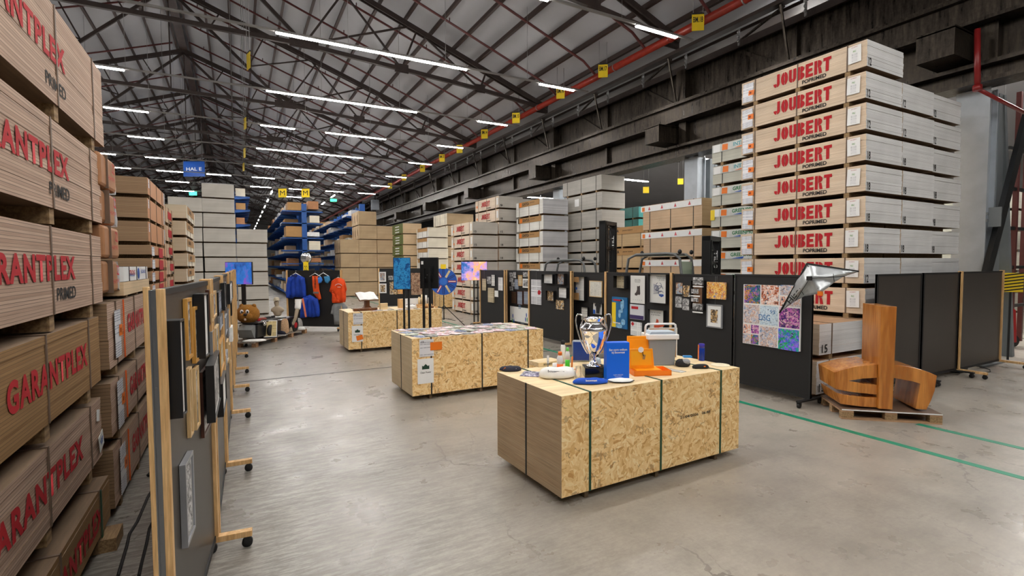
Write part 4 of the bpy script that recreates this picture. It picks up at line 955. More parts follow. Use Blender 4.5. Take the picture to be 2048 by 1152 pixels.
# silver kite
K = [q6(*p) for p in ((770, 40), (455, 608), (1370, 132), (925, 385), (745, 418), (1085, 258), (800, 60), (640, 470), (1200, 190))]
t = thing('stunt_kite', 'silver stunt kite with black edges hung over the end panel', 'kite', onX(K[3][0], K[3][1], 7.3))
t0 = Vector(t.location)
kp = lambda i, X: onX(K[i][0], K[i][1], X)-t0
bm_ = bmesh.new()
pl = [kp(0, 7.2), kp(1, 7.42), kp(7, 7.36), kp(4, 7.3), kp(3, 7.12), kp(5, 7.3), kp(8, 7.36), kp(2, 7.42)]
ctr = (pl[0]+pl[4])/2+Vector((-.05, 0, 0)); vc = bm_.verts.new(ctr); vs_ = [bm_.verts.new(p) for p in pl]
for i in range(8): bm_.faces.new((vc, vs_[i], vs_[(i+1) % 8]))
bmesh.ops.subdivide_edges(bm_, edges=bm_.edges[:], cuts=5, use_grid_fill=True)
r_ = random.Random(4)
for v in bm_.verts: v.co.x += .018*math.sin(v.co.y*60+v.co.z*23)*math.cos(v.co.z*40)+r_.uniform(-.006, .006)
me = bpy.data.meshes.new('kite_sail'); bm_.to_mesh(me); bm_.free(); me.materials.append(flat('silver_cloth', sr(186, 190, 192), .28, .55, .15, 6))
for f_ in me.polygons: f_.use_smooth = True
o = put('sail', me, t); md = o.modifiers.new('s', 'SOLIDIFY'); md.thickness = .004
MB().tube([pl[1], pl[0]], .011, 6).tube([pl[0], pl[7]], .011, 6).build('leading_edge', m_blk, t)
MB().tube([kp(7, 7.25), ctr+Vector((-.04, 0, 0)), kp(8, 7.3)], .005, 5).tube([pl[0], pl[4]], .005, 5).tube([pl[3], pl[3]+Vector((-.08, .03, .12))], .004, 5).tube([pl[5], pl[5]+Vector((-.08, -.03, .12))], .004, 5).build('spar', m_blk, t)
MB().box(-.02, -.03, -.03, .02, .03, .03, Matrix.Translation(ctr+Vector((-.05, 0, 0)))).build('centre_joint', m_blk, t)
MB().box(-.02, -.03, -.03, .01, .03, .03, Matrix.Translation(pl[4])).build('orange_tab', m_orange, t)
tk = text('Hisoho', m_blk, (0, 0, 0), .4, .08, t, '-x', .02); tk.location = (pl[1]*.45+pl[0]*.45+pl[4]*.1)+Vector((-.03, -.04, -.04)); tk.rotation_euler = (0, math.radians(-52), -PI/2)

# left row of panels
LP = [((-.335, 2.84), (-.205, 4.38)), ((-.20, 4.43), (-.17, 5.98)), ((-.165, 6.03), (-.14, 8.1)), ((-.135, 8.15), (-.12, 9.8)), ((-.11, 9.85), (-.10, 11.5)), ((-.095, 11.55), (-.08, 13.45)), ((-.075, 13.5), (-.06, 15.3))]
names = ['nearest, cut by the bottom edge', 'second from the viewpoint', 'third from the viewpoint', 'fourth from the viewpoint', 'fifth from the viewpoint', 'sixth from the viewpoint', 'farthest of the row']
LPP = []
for i, (a, b) in enumerate(LP):
    LPP.append(exhibit_panel(a, b, 'tall dark panel hung with frames in left row, %s' % names[i], m_pine if i else None, m_pine, z0=.1, z1=2.055, bm=m_brownboard, reach=(.26, .05), group='left row of exhibition panels', feet=(False if i == 0 else False, True)))
# the near edge: two pine strips with an aluminium channel between them
A_, B_, rz_ = LPP[0]
t = thing('panel_end_frame', 'pine and aluminium end frame on the nearest left panel edge', 'frame', (A_.x, A_.y-.012, 0), rz_-PI/2)
MB().box(-.040, -.03, 0, -.019, .01, 2.07).build('pine_strip', m_pine, t, bevel=.002); MB().box(.009, -.03, 0, .040, .01, 2.06).build('pine_strip', m_pine, t, bevel=.002)
MB().box(-.019, -.018, .0, .009, .008, 2.055).box(-.019, -.028, .0, -.014, .008, 2.055).box(.004, -.028, .0, .009, .008, 2.055).build('aluminium_channel', m_alu, t)
for z in (.4, 1.0, 1.6, 1.97): MB().lathe([(.006, 0), (.006, .004)], 8, M=Matrix.Translation((-.004, -.018, z)) @ Matrix.Rotation(PI/2, 4, 'X')).build('screw', m_galv, t)
def lpic(i, px0, px1, yt, yb, depth, am, label, frame, fw_=.02, matw=0.0, ych=None):
    A, B, rz = LPP[i]; off = .014+depth
    s0, z0, p0 = onV(px0, yt, A, B, off); s1, z1, p1 = onV(px1, yb, A, B, off)
    _, zb, _ = onV(px0, yb, A, B, off)
    sm = onV((px0+px1)/2, yt, A, B, off)
    w_ = s1-s0; zt, zb = z0, zb
    t2 = (B-A).normalized(); n2 = Vector((t2.y, -t2.x)); c = A+t2*((s0+s1)/2)+n2*.014
    t = thing('framed_picture', label, 'picture', (c.x, c.y, (zt+zb)/2), rz, 'frames on the left row of panels')
    a, h = w_/2, (zt-zb)/2; f = min(fw_, a*.3)
    MB().box(-a, -depth, -h, -a+f, 0, h).box(a-f, -depth, -h, a, 0, h).box(-a+f, -depth, h-f, a-f, 0, h).box(-a+f, -depth, -h, a-f, 0, -h+f).build('frame', frame, t, bevel=.001)
    yq = -max(.004, depth-.012)
    sheet('print', am, (0, yq, 0), (a-f)*2, (h-f)*2, t, '-y', .002)
    if matw: sheet('mount', m_white, (0, yq-.001, 0), (a-f)*2, (h-f)*2, t, '-y', .001); sheet('photo', am, (0, yq-.003, 0), (a-f-matw)*2, (h-f-matw)*2, t, '-y', .001)
    return t
lpic(0, 360, 376, 641, 846, .075, m_white, 'deep black box frame with white lining, largest and nearest', fm_blk, .012)
lpic(0, 374, 388, 598, 725, .022, A_bw[1], 'honey wood framed photo, upper left of the wooden pair', fm_gold)
lpic(0, 389, 400, 615, 731, .022, A_bw[2], 'honey wood framed photo, upper right of the wooden pair', fm_gold)
lpic(0, 408, 421, 588, 722, .06, m_white, 'black box frame with white lining at the far post', fm_blk, .012)
lpic(0, 378, 389, 738, 884, .02, A_bw[3], 'pale wood framed photo, lower left of the pair below', fm_pale)
lpic(0, 390.5, 402.5, 738, 868, .02, A_bw[0], 'pale wood framed photo, lower right of the pair below', fm_pale)
lpic(0, 405, 425, 745, 885, .02, A_bw[1], 'dark brown framed photo with white mount beside the pine post', fm_dark, .018, .04)
lpic(0, 371, 394, 930, 1112, .03, A_bw[2], 'silver grey frame hanging alone lowest on the nearest panel', fm_grey, .02, .03)
lpic(1, 417, 421.5, 580, 655, .02, flat('red_brown_print', sr(120, 60, 50), .5), 'narrow red-brown picture just past the first pine post', fm_dark, .008)
lpic(1, 423, 435, 588, 648, .02, A_bw[1], 'pale wood framed photo high on the second panel', fm_pale)
lpic(1, 437, 446, 585, 634, .02, A_doc[2], 'blue-grey text sheet high on the second panel', fm_blk, .01)
lpic(1, 425, 432, 664, 729, .02, A_bw[3], 'unmounted grey photo in the middle of the second panel', fm_grey, .006)
lpic(1, 432.5, 440, 657, 722, .02, A_bw[0], 'pale wood framed photo in the middle of the second panel', fm_pale, .014)
lpic(1, 441, 451, 688, 761, .025, A_doc[1], 'honey framed page at the far end of the second panel', fm_gold)
lpic(1, 428, 444, 731, 862, .05, A_bw[1], 'black box frame with group photo low on second panel', fm_blk, .012, .03)
lpic(1, 446, 455.5, 768, 846, .05, m_white, 'black box frame with white lining low on second panel', fm_blk, .012)
lpic(1, 440, 447, 636, 664, .02, A_doc[2], 'small grey card under the blue-grey text sheet', fm_grey, .006)
lpic(2, 449.5, 454, 566, 625, .04, m_white, 'black box frame with white lining on the third panel', fm_blk, .01)
lpic(2, 460, 466.5, 568, 612, .04, m_white, 'second black box frame with white lining on third panel', fm_blk, .01)
lpic(2, 451, 456, 636, 676, .02, A_doc[2], 'grey page on the third panel below the black frame', fm_grey, .008)
lpic(2, 457, 461.5, 622, 680, .02, A_bw[4], 'grey photo strip at mid height on third panel', fm_grey, .008)
lpic(2, 455.5, 459, 684, 734, .02, A_bw[1], 'pale wood framed photo, nearer of two on third panel', fm_pale, .012)
lpic(2, 459.8, 462.5, 690, 736, .02, A_bw[1], 'pale wood framed photo, farther of two on third panel', fm_pale, .012)
lpic(2, 453, 457, 712, 736, .03, m_white, 'small pale grey box low on the third panel', fm_grey, .006)
lpic(3, 464.8, 467, 655, 690, .045, m_white, 'white box frame standing out on the fourth panel', fm_wht, .01)
lpic(3, 462.5, 465, 572, 640, .03, A_bw[0], 'black framed photo high on the fourth panel', fm_blk, .01)

# three plain panels on the right
Y5 = 4.42
def xr(px, Y=Y5): return onY(px, 560, Y).x
exhibit_panel((xr(1753), Y5), (xr(1842), Y5), 'plain dark brown panel in black frame, leftmost of three beside the sculpture', None, None, bm=m_brownboard, feet=(True, True), group='plain panels at right', reach=(.3, .2))
exhibit_panel((xr(1846), Y5), (xr(1916), Y5), 'plain dark brown panel in black frame, middle of three', None, None, bm=m_brownboard, feet=(True, True), group='plain panels at right', z1=1.985)
exhibit_panel((xr(1917), Y5-.02), (xr(2002), Y5-.02), 'plain brown panel with pine posts and castors, rightmost of three', m_pine, m_pine, bm=m_brownboard, feet=(True, True), group='plain panels at right', z1=1.99, reach=(.45, .3))

# ---------------------------------------------------------------- display blocks of flake board
def display(x, y, th, label, zt, notes=True, strap=m_strapb, edge_=m_osbedge2, W=1.2):
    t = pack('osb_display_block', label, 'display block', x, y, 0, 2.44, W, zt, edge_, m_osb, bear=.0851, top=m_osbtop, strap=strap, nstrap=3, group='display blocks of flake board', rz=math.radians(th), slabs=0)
    MB().box(-.006, .6-.01, .085, 0, .6+.01, zt+.003).build('strap', m_strapb, t)
    MB().box(.0, 0, zt-.001, 2.44, W, zt+.0015).build('top_seam', m_osbtop, t)
    if notes:
        q = sheet('paper_label', m_white, (.24, -.004, zt-.16), .24, .28, t, '-y', .003); sheet('printed_text', art('ce_sheet', 'doc', 4, (sr(222, 222, 226), sr(120, 120, 130)), .8), (0, -.005, 0), .22, .26, q, '-y', .001); text('CE', m_blk, (-.07, -.008, .1), .05, .03, q, '-y', .02)
        q = sheet('paper_label', m_white, (.22, -.005, zt-.53), .27, .4, t, '-y', .003)
        sheet('house_logo', flat('dark_green_ink', sr(24, 60, 44), .6), (0, -.005, .06), 1, 1, q, '-y', .001, 0, [(-.06, -.03), (.06, -.03), (.06, .03), (.035, .02), (0, .055), (-.035, .02), (-.06, .03)]); text('Clean Power', m_blk, (0, -.005, -.02), .18, .03, q, '-y', .01)
    return t
D1 = display(2.484, 3.668, 1.4, 'nearest flake board display block carrying the silver trophy', 1.0, False, m_strapg, m_osbedge)
text('21/04/2026   06:48', m_blk, (1.72, -.006, .58), .46, .028, D1, '-y', .015)
D2 = display(2.39, 7.718, .2, 'middle flake board display block covered with magazines', 1.0)
sheet('orange_sticker', m_orange, (.4, -.012, .86), .2, .13, D2, '-y', .002)
D3 = display(2.363, 12.795, .1, 'farthest flake board display block carrying the book stand', 1.0)
sheet('orange_sticker', m_orange, (.27, -.012, .37), .16, .12, D3, '-y', .002, -.2)

T = 1.0015
def P(x, y, z=T): return onZ(x, y, z)
CF = -YAW   # turned to face the viewpoint
chrome = flat('polished_silver', (.86, .86, .88), .06, 1.0, .02)
gblack = flat('gloss_black', sr(16, 18, 16), .12)
# trophy
p = P(1187, 752); t = thing('trophy', 'tall polished silver two-handled cup on a black base', 'trophy', p, CF)
MB().box(-.105, -.105, 0, .105, .105, .105).build('base', gblack, t, bevel=.006)
MB().lathe([(.075, .105), (.078, .115), (.05, .125), (.036, .15), (.02, .165), (.018, .185), (.028, .195), (.018, .205), (.03, .22), (.05, .235), (.085, .29), (.112, .36), (.13, .43), (.138, .475), (.142, .48), (.142, .51), (.136, .515), (.125, .535), (.098, .55), (.088, .565), (.092, .58), (.108, .605), (.11, .61), (.102, .61), (.09, .592), (.08, .56), (.06, .5)], 48).build('bowl', chrome, t)
for s_ in (1, -1):
    pts = [(.06*s_, 0, .235), (.1*s_, 0, .3), (.15*s_, 0, .42), (.18*s_, 0, .53), (.185*s_, 0, .6), (.165*s_, 0, .645), (.13*s_, 0, .64), (.112*s_, 0, .61), (.118*s_, 0, .57), (.135*s_, 0, .52), (.138*s_, 0, .49)]
    q = []
    for i in range(len(pts)-1):
        a, b = Vector(pts[i]), Vector(pts[i+1]); p_ = Vector(pts[max(0, i-1)]); n_ = Vector(pts[min(len(pts)-1, i+2)])
        for u in (0, .25, .5, .75):
            q.append(.5*((2*a)+(b-p_)*u+(2*p_-5*a+4*b-n_)*u*u+(-p_+3*a-3*b+n_)*u**3))
    q.append(Vector(pts[-1])); MB().tube(q, .0075, 8).build('handle', chrome, t)
# blue book box
p = P(1236, 760); t = thing('blue_box', 'bright blue upright presentation box with white title', 'box', p, CF+.12)
bl = flat('bright_blue_card', sr(8, 108, 236), .35, 0, .03)
MB().box(-.118, 0, 0, .118, .1, .375).build('box_body', bl, t, bevel=.003); MB().box(-.116, .002, .375, .116, .098, .378).build('box_top', bl, t)
text('Een warm welkom\nbij Bouwmaat', m_white, (0, -.003, .29), .185, .055, t, '-y', .02); text('WARM WELKOM\nbouwmaat.nl', m_white, (0, -.003, .045), .1, .025, t, '-y', .0)
# orange box open
org = flat('orange_card', sr(255, 160, 10), .45, 0, .03); orgd = flat('orange_card_deep', sr(252, 132, 20), .45, 0, .03)
p = P(1306, 752); t = thing('orange_gift_box', 'open orange gift box with upright lid and a tag', 'box', p, CF+.10)
MB().box(-.2, -.0, 0, .2, .22, .006).box(-.2, 0, 0, .2, .006, .055).box(-.2, .214, 0, .2, .22, .055).box(-.2, 0, 0, -.194, .22, .055).box(.194, 0, 0, .2, .22, .055).build('tray', orgd, t)
MB().box(-.17, .012, .0, .1, .2, .058).build('insert', org, t)
lid = MB().prism([(-.21, .06), (.06, .06), (.04, .265), (-.21, .265)], .12, .135).build('lid', org, t)
MB().prism([(-.195, .09), (.03, .09), (.02, .24), (-.195, .24)], .117, .12).build('lid_panel', flat('orange_card_light', sr(255, 178, 20), .45, 0, .03), t)
MB().lathe([(.03, 0), (.03, .004)], 20, M=Matrix.Translation((-.09, .115, .258)) @ Matrix.Rotation(PI/2, 4, 'X')).build('thumb_hole', m_white, t)
sheet('key_tag', m_card, (-.055, .112, .18), .025, .05, t, '-y', .002, .2); MB().tube([(-.07, .112, .235), (-.068, .108, .2), (-.06, .11, .19)], .004, 5).build('tag_string', m_blk, t)
p = P(1283, 735); o = MB().box(-.125, 0, 0, .125, .03, .335).box(-.1, -.003, .03, .1, 0, .3).build('card_panel', org, None, (p.x+.06, p.y+.12, T), CF, .003); tag(o, 'orange card panel standing upright behind the open orange box', 'box')
# cool box
p = P(1328, 731); t = thing('cool_box', 'grey cool box with white lid and tall white handle', 'cool box', (p.x, p.y, T), CF+.05)
gm = flat('grey_plastic', sr(138, 142, 146), .45, 0, .03); wm = flat('white_plastic', sr(236, 236, 236), .3, 0, .02)
MB().prism([(-.155, 0), (.125, 0), (.145, .3), (-.175, .3)], 0, .2).build('body', gm, t, bevel=.01)
MB().prism([(-.2, .3), (.17, .3), (.168, .36), (-.2, .36)], -.02, .22).build('lid', wm, t, bevel=.01)
MB().prism([(-.17, .36), (.14, .36), (.12, .39), (-.15, .39)], .0, .2).build('lid_top', flat('pale_blue_plastic', sr(176, 190, 204), .3, 0, .03), t, bevel=.006)
MB().tube([(-.19, .1, .33), (-.19, .09, .43), (-.185, .085, .455), (-.165, .08, .47), (.14, .08, .47), (.16, .085, .455), (.165, .09, .43), (.165, .1, .33)], .0125, 10).build('handle', wm, t)
# cork board behind the cool box
p = P(1350, 718); t = thing('pin_board', 'cork board with white rim leaning behind the cool box', 'board', (p.x+.02, p.y+.12, T), CF)
MB().box(-.25, 0, 0, .09, .012, .37).build('cork', m_card, t); MB().box(-.26, -.005, .36, .1, .015, .37).box(.09, -.005, 0, .1, .015, .37).box(-.26, -.005, 0, -.25, .015, .37).build('rim', fm_wht, t)
# tumbler bottle
p = P(1403, 721); t = thing('insulated_bottle', 'blue and orange patterned drinking bottle standing at the back', 'bottle', p, CF)
MB().lathe([(.034, 0), (.036, .004), (.036, .15), (.034, .155)], 24).build('bottle_body', flat('deep_blue_print', sr(16, 52, 150), .25, 0, .3, 14), t)
MB().lathe([(.034, .155), (.034, .2), (.03, .205)], 24).build('cap', flat('violet_blue', sr(60, 50, 170), .3, 0, .1), t)
MB().box(-.038, -.008, .01, -.034, .02, .19).build('orange_stripe', orgd, t)
# bags and caps
def cloth_blob(name, label, cat, px, py, pts, h, m, rz=0.0, seed=1, zoff=0.0):
    """soft item: outline pts (x,y) domed to height h, gently wrinkled"""
    p = P(px, py); bm = bmesh.new(); r = random.Random(seed); n = len(pts); rings = []
    for f, hz in ((1.0, 0.0), (1.0, .3), (.93, .68), (.72, .92), (.4, 1.0)):
        rings.append([bm.verts.new((x*f+r.uniform(-.003, .003), y*f+r.uniform(-.003, .003), h*hz*(1+.12*math.sin(5*x*20+y*31)))) for x, y in pts])
    c = bm.verts.new((0, 0, h))
    for a, b in zip(rings, rings[1:]):
        for k in range(n): bm.faces.new((a[k], a[(k+1) % n], b[(k+1) % n], b[k]))
    for k in range(n): bm.faces.new((rings[-1][k], rings[-1][(k+1) % n], c))
    bm.faces.new(rings[0][::-1]); bmesh.ops.recalc_face_normals(bm, faces=bm.faces)
    me = bpy.data.meshes.new(name); bm.to_mesh(me); bm.free(); me.materials.append(m)
    for f in me.polygons: f.use_smooth = True
    t = thing(name, label, cat, (p.x, p.y, T+zoff), CF+rz); o = put('cloth_body', me, t); sd = o.modifiers.new('s', 'SUBSURF'); sd.levels = sd.render_levels = 1
    return t
oval = lambda a, b, n=16, k=0.0, s=0: [(a*math.cos(2*PI*i/n)*(1+k*math.sin(3*2*PI*i/n+s)), b*math.sin(2*PI*i/n)*(1+k*math.cos(2*2*PI*i/n+s))) for i in range(n)]
navy = flat('navy_cloth', sr(36, 38, 54), .8, 0, .2, 20); whc = flat('white_cloth', sr(238, 236, 232), .8, 0, .05, 12); blc = flat('blue_cloth', sr(10, 78, 190), .7, 0, .15, 12); blkc = flat('black_cloth', sr(28, 28, 30), .7, 0, .2, 14)
t = cloth_blob('cap', 'folded navy cap with orange stripe at the left corner', 'cap', 1021, 742, oval(.125, .06, 16, .1), .055, navy, .1); sheet('orange_stripe', m_orange, (-.06, -.035, .03), .03, .03, t, '-y', .002, .6); text('BM', m_white, (.03, -.045, .028), .06, .016, t, '-y', .03)
p = P(1063, 748); o = MB().box(-.1, -.13, 0, .1, .11, .006).build('photo_magazine', art('magazine_cover', 'bw', 17, [(.25, sr(40, 40, 60)), (.42, sr(130, 130, 150)), (.5, sr(220, 220, 226)), (.6, sr(90, 70, 140)), (.72, sr(30, 30, 40))], 1.2), None, (p.x, p.y, T), CF-.25); tag(o, 'glossy magazine with dark photo cover beside the navy cap', 'magazine')
t = cloth_blob('cap', 'white cap with dark lettering at the front edge', 'cap', 1113, 756, oval(.195, .1, 18, .08, 1), .11, whc, .12, 3); text('bouwmaat', flat('dark_ink', sr(40, 40, 60), .6), (-.02, -.08, .085), .17, .024, t, '-y', .02, .08)
t.location.z = T
t = cloth_blob('cap', 'bright blue folded cap with white lettering, front edge', 'cap', 1178, 767, oval(.18, .07, 18, .1, 2), .055, blc, .05, 5); text('bouwmaat', m_white, (0.01, -.068, .045), .11, .02, t, '-y', .03)
t = cloth_blob('white_face_mask', 'white cloth mask with black edging in front of blue box', 'mask', 1241, 764, oval(.135, .065, 16, .05), .035, whc, .0, 6); MB().tube([(-.13, -.02, .02), (-.08, -.058, .012), (0, -.068, .01), (.08, -.058, .012), (.13, -.02, .02)], .005, 6).build('black_piping', m_blk, t)
t = cloth_blob('cap', 'black and grey sports cap beside the cool box', 'cap', 1365, 733, oval(.085, .06, 16, .12, 1), .085, blkc, .0, 8); MB().ball((.03, -.02, .06), (.05, .04, .035), 14, 8).build('grey_crown_panel', flat('grey_cloth', sr(160, 162, 166), .8), t)
t = cloth_blob('black_pouch', 'small black zip pouch with orange mark at the right', 'pouch', 1401, 737, [(-.09, -.03), (-.03, -.032), (.03, -.034), (.09, -.03), (.093, 0), (.09, .03), (.03, .034), (-.03, .032), (-.09, .03), (-.094, 0)], .05, blkc, -.04, 9); sheet('orange_mark', m_orange, (.035, -.033, .03), .02, .012, t, '-y', .002)
p = P(1438, 731); o = MB().lathe([(.0, 0), (.1, 0), (.105, .004), (.1, .009), (.0, .011)], 40).build('round_plate', flat('cream_board', sr(238, 226, 196), .6, 0, .04), None, (p.x+.02, p.y, T)); tag(o, 'flat round cream disc lying near the right end', 'disc')
p = P(1353, 743); o = MB().box(-.045, -.1, 0, .045, .1, .004).build('leaflet', A_doc[0], None, (p.x+.02, p.y+.03, T), CF+.7); tag(o, 'small white leaflet lying right of the orange box', 'leaflet')
p = P(1381, 716); o = MB().box(-.05, -.03, 0, .05, .03, .02).build('blue_packet', flat('light_blue_card', sr(40, 140, 214), .4), None, (p.x, p.y+.05, T), CF); tag(o, 'small light blue packet behind the sports cap', 'packet')
# drink bottles, mugs, glasses
def bottle(px, py, c, capc, label, r=.028, h=.19):
    p = P(px, py); t = thing('shaker_bottle', label, 'bottle', (p.x, p.y, T), CF)
    MB().lathe([(r, 0), (r, h*.45)], 20).build('lower_body', flat('bottle_'+label.split()[0], c, .35, 0, .03), t)
    MB().lathe([(r, h*.45), (r, h*.68), (r*.8, h*.8), (r*.5, h*.84)], 20).build('upper_body', wm, t)
    MB().lathe([(r*.62, h*.84), (r*.66, h*.95), (r*.5, h), (r*.2, h)], 20).build('cap', flat('cap_'+label.split()[0], capc, .35, 0, .03), t)
    return t
bottle(1120, 747, sr(250, 110, 30), sr(250, 120, 40), 'orange and white shaker bottle left of the trophy', .034, .235)
bottle(1135, 738, sr(70, 214, 50), sr(110, 220, 100), 'green and white shaker bottle beside the orange one', .026, .24)
p = P(1126, 726); t = thing('shaker_bottle', 'white shaker bottle with black cap behind the coloured ones', 'bottle', (p.x, p.y, T), CF); MB().lathe([(.026, 0), (.028, .2), (.02, .22)], 18).build('bottle_body', wm, t); MB().lathe([(.02, .22), (.022, .235), (.03, .25), (.012, .27)], 18).build('cap', m_blk, t)
def mug(px, py, m, label, hm=None):
    p = P(px, py); t = thing('mug', label, 'mug', (p.x, p.y, T), CF+.2)
    MB().lathe([(.036, 0), (.038, .005), (.038, .085), (.034, .085), (.034, .01), (.0, .01)], 24).build('cup_body', m, t)
    MB().tube([(.036, 0, .07), (.055, 0, .072), (.064, 0, .055), (.062, 0, .035), (.05, 0, .02), (.036, 0, .022)], .006, 8).build('handle', hm or m, t)
    return t
mg = mug(1141, 752, wm, 'white mug with orange handle at the foot of the bottles', orgd); text('b', m_orange, (0, -.0395, .045), .02, .025, mg, '-y', .02)
mug(1112, 742, wm, 'plain white mug behind the white cap')
p = P(1160, 757); t = thing('drinking_glass', 'clear drinking glass left of the trophy base', 'glass', (p.x-.02, p.y, T)); mglass, nt_, b_ = nm('clear_glass'); b_.inputs['Transmission Weight'].default_value = 1; b_.inputs['Roughness'].default_value = .03; b_.inputs['IOR'].default_value = 1.3; b_.inputs['Base Color'].default_value = (.95, .97, .97, 1); b_.inputs['Alpha'].default_value = .35
MB().lathe([(.024, 0), (.03, .004), (.034, .07), (.03, .13), (.028, .13), (.032, .07), (.026, .012), (.0, .01)], 20).build('glass_body', mglass, t)
p = P(1096, 745); t = thing('flag_stick', 'thin metal rod with a white flag behind the white cap', 'rod', (p.x, p.y, T), CF); MB().tube([(0, 0, .005), (0, 0, .13)], .006, 8).build('rod', m_galv, t); MB().box(-.012, -.003, .1, .012, .003, .185).build('white_flag', wm, t); MB().lathe([(.03, 0), (.02, .006)], 16).build('foot', m_galv, t)
p = P(1147, 744); t = thing('pencil', 'orange upright stick in the mug beside the trophy', 'stick', (p.x+.01, p.y+.05, T)); MB().tube([(0, 0, 0), (.01, 0, .16)], .009, 8).build('stick', orgd, t)
p = P(1140, 745); o = MB().ball((0, 0, .022), .022, 16, 10).build('blue_ball', flat('ball_blue', sr(20, 60, 200), .3), None, (p.x+.0, p.y+.1, T)); o = tag(o, 'small blue ball between mug and glass', 'ball')
p = P(1090, 732); t = thing('wooden_box', 'flat plywood box with black lettering at the back edge', 'box', (p.x+.05, p.y+.08, T), CF+.55); MB().box(-.16, -.1, 0, .16, .1, .05).build('box_body', m_osbtop, t, bevel=.003); text('BOUWMAAT', m_blk, (-.03, -.103, .025), .12, .02, t, '-y', .03)
p = P(1168, 727); t = thing('blue_tin', 'rounded blue and silver tin standing behind the trophy', 'tin', (p.x+.02, p.y+.1, T), CF-.1); MB().box(-.1, 0, 0, .12, .06, .26).build('tin_body', flat('silver_tin', sr(170, 176, 184), .3, .6), t, bevel=.03); MB().box(-.085, -.003, .02, .105, 0, .24).build('blue_front', flat('tin_blue', sr(22, 60, 140), .3, 0, .3, 5), t, bevel=.002)
p = P(1198, 745); t = thing('snow_globe', 'small pale glass jar between trophy and blue box', 'jar', (p.x+.04, p.y+.08, T)); MB().lathe([(.035, 0), (.04, .03), (.042, .1), (.03, .14), (.0, .15)], 20).build('jar_body', flat('pale_glass', sr(190, 206, 214), .1), t)
# magazines on the middle block
covers = [('white and red', [(.3, sr(236, 236, 240)), (.5, sr(220, 210, 214)), (.62, sr(190, 80, 90)), (.75, sr(230, 230, 236))]), ('blue and grey', [(.3, sr(40, 60, 110)), (.5, sr(130, 140, 170)), (.6, sr(220, 224, 232)), (.72, sr(60, 80, 140))]), ('pale pink', [(.3, sr(200, 150, 150)), (.5, sr(236, 210, 206)), (.62, sr(240, 236, 236)), (.75, sr(120, 100, 110))]), ('dark photo', [(.3, sr(30, 34, 40)), (.5, sr(100, 100, 96)), (.6, sr(200, 196, 186)), (.75, sr(50, 60, 50))]), ('green-grey', [(.3, sr(90, 110, 80)), (.5, sr(160, 170, 150)), (.62, sr(226, 226, 216)), (.75, sr(70, 80, 60))])]
CM = [art('cover_%d' % i, 'bw', 40+i*3, c[1], .8) for i, c in enumerate(covers)]
r2 = random.Random(11); cnt = 0
rowsn = ['front edge row', 'second row', 'third row', 'back row']
for j in range(4):
    for i in range(11):
        k_ = (i*2+j*3+r2.randint(0, 1)) % 5; cnt += 1
        x = .18+i*.207+r2.uniform(-.03, .03); y = .17+j*.285+r2.uniform(-.03, .03)
        me = MB().box(-.105, -.14, 0, .105, .14, .004).mesh('magazine', [CM[k_]])
        o = put('magazine', me, None, (2.39+x, 7.718+y, T+.001+.0045*((i+2*j) % 4)), r2.uniform(-.6, .6))
        tag(o, '%s magazine cover, %s from left in the %s' % (covers[k_][0], nth(i+1), rowsn[j]), 'magazine', 'magazines spread on the middle display block')
# things on the far block
TZ = T
wd = wood('walnut_stand', sr(92, 52, 24), sr(120, 72, 36), 'z', .4)
p = P(738, 618); t = thing('book_stand', 'wooden book stand with an open white book', 'book stand', (2.36+.62, 12.795+.7, TZ), .15)
MB().prism([(-.16, 0), (.16, 0), (.1, .06), (.055, .1), (.055, .3), (-.055, .3), (-.055, .1), (-.1, .06)], -.06, .06).build('pedestal', wd, t, bevel=.004)
MB().box(-.26, -.2, -.012, .26, .18, .012, Matrix.Translation((0, 0, .34)) @ Matrix.Rotation(math.radians(28), 4, 'X')).build('rest', wd, t)
o = MB().prism([(-.25, .02), (-.13, .045), (0, .02), (.13, .045), (.25, .02), (.25, .012), (-.25, .012)], -.2, .17, 'y', Matrix.Translation((0, 0, .345)) @ Matrix.Rotation(math.radians(28), 4, 'X')).build('open_book', m_white, t)
o = MB().box(-.3, -.06, 0, .3, .06, .07).box(-.2, -.1, .01, -.16, .1, .05).box(.1, -.1, .01, .14, .1, .05).build('wooden_plane', wd, None, (2.36+.5, 12.795+.35, TZ), .05, .006); tag(o, 'long brown wooden tool lying before the book stand', 'wooden tool')
o = MB().box(-.1, -.04, 0, .1, .04, .16).build('wooden_block', m_osbtop, None, (2.36+1.02, 12.795+.55, TZ), .1, .003); tag(o, 'pale wooden block right of the book stand', 'block')
t = thing('carton', 'white and wood-coloured carton with dark printing behind the screen poles', 'box', (2.36+1.75, 12.795+.75, TZ)); MB().box(-.27, -.1, 0, -.12, .1, .24).build('wood_side', m_pine, t); MB().box(-.12, -.1, 0, .45, .1, .24).build('carton_body', wm, t); sheet('printed_band', A_doc[4], (.15, -.102, .07), .5, .1, t)
t = cloth_blob('white_bag', 'crumpled white plastic bag in front of the carton', 'bag', 812, 628, oval(.16, .08, 16, .12), .09, whc, .3, 12); t.location = (2.36+1.72, 12.795+.4, TZ)
t = thing('timber_blocks_model', 'model of stacked timber blocks and cylinders at the right end', 'model', (2.36+2.15, 12.795+.6, TZ), .1)
r3 = random.Random(3)
MB().box(-.25, -.15, 0, .25, .15, .03).box(-.2, -.1, .03, .2, .1, .09).build('plinth', m_pine, t)
for x, h_, w_ in ((-.14, .2, .03), (-.04, .26, .045), (.06, .24, .03), (.15, .17, .03)): MB().lathe([(w_, .09), (w_, .09+h_)], 14, (x, 0, 0)).build('cylinder', m_osbtop if x < 0 else m_white, t)
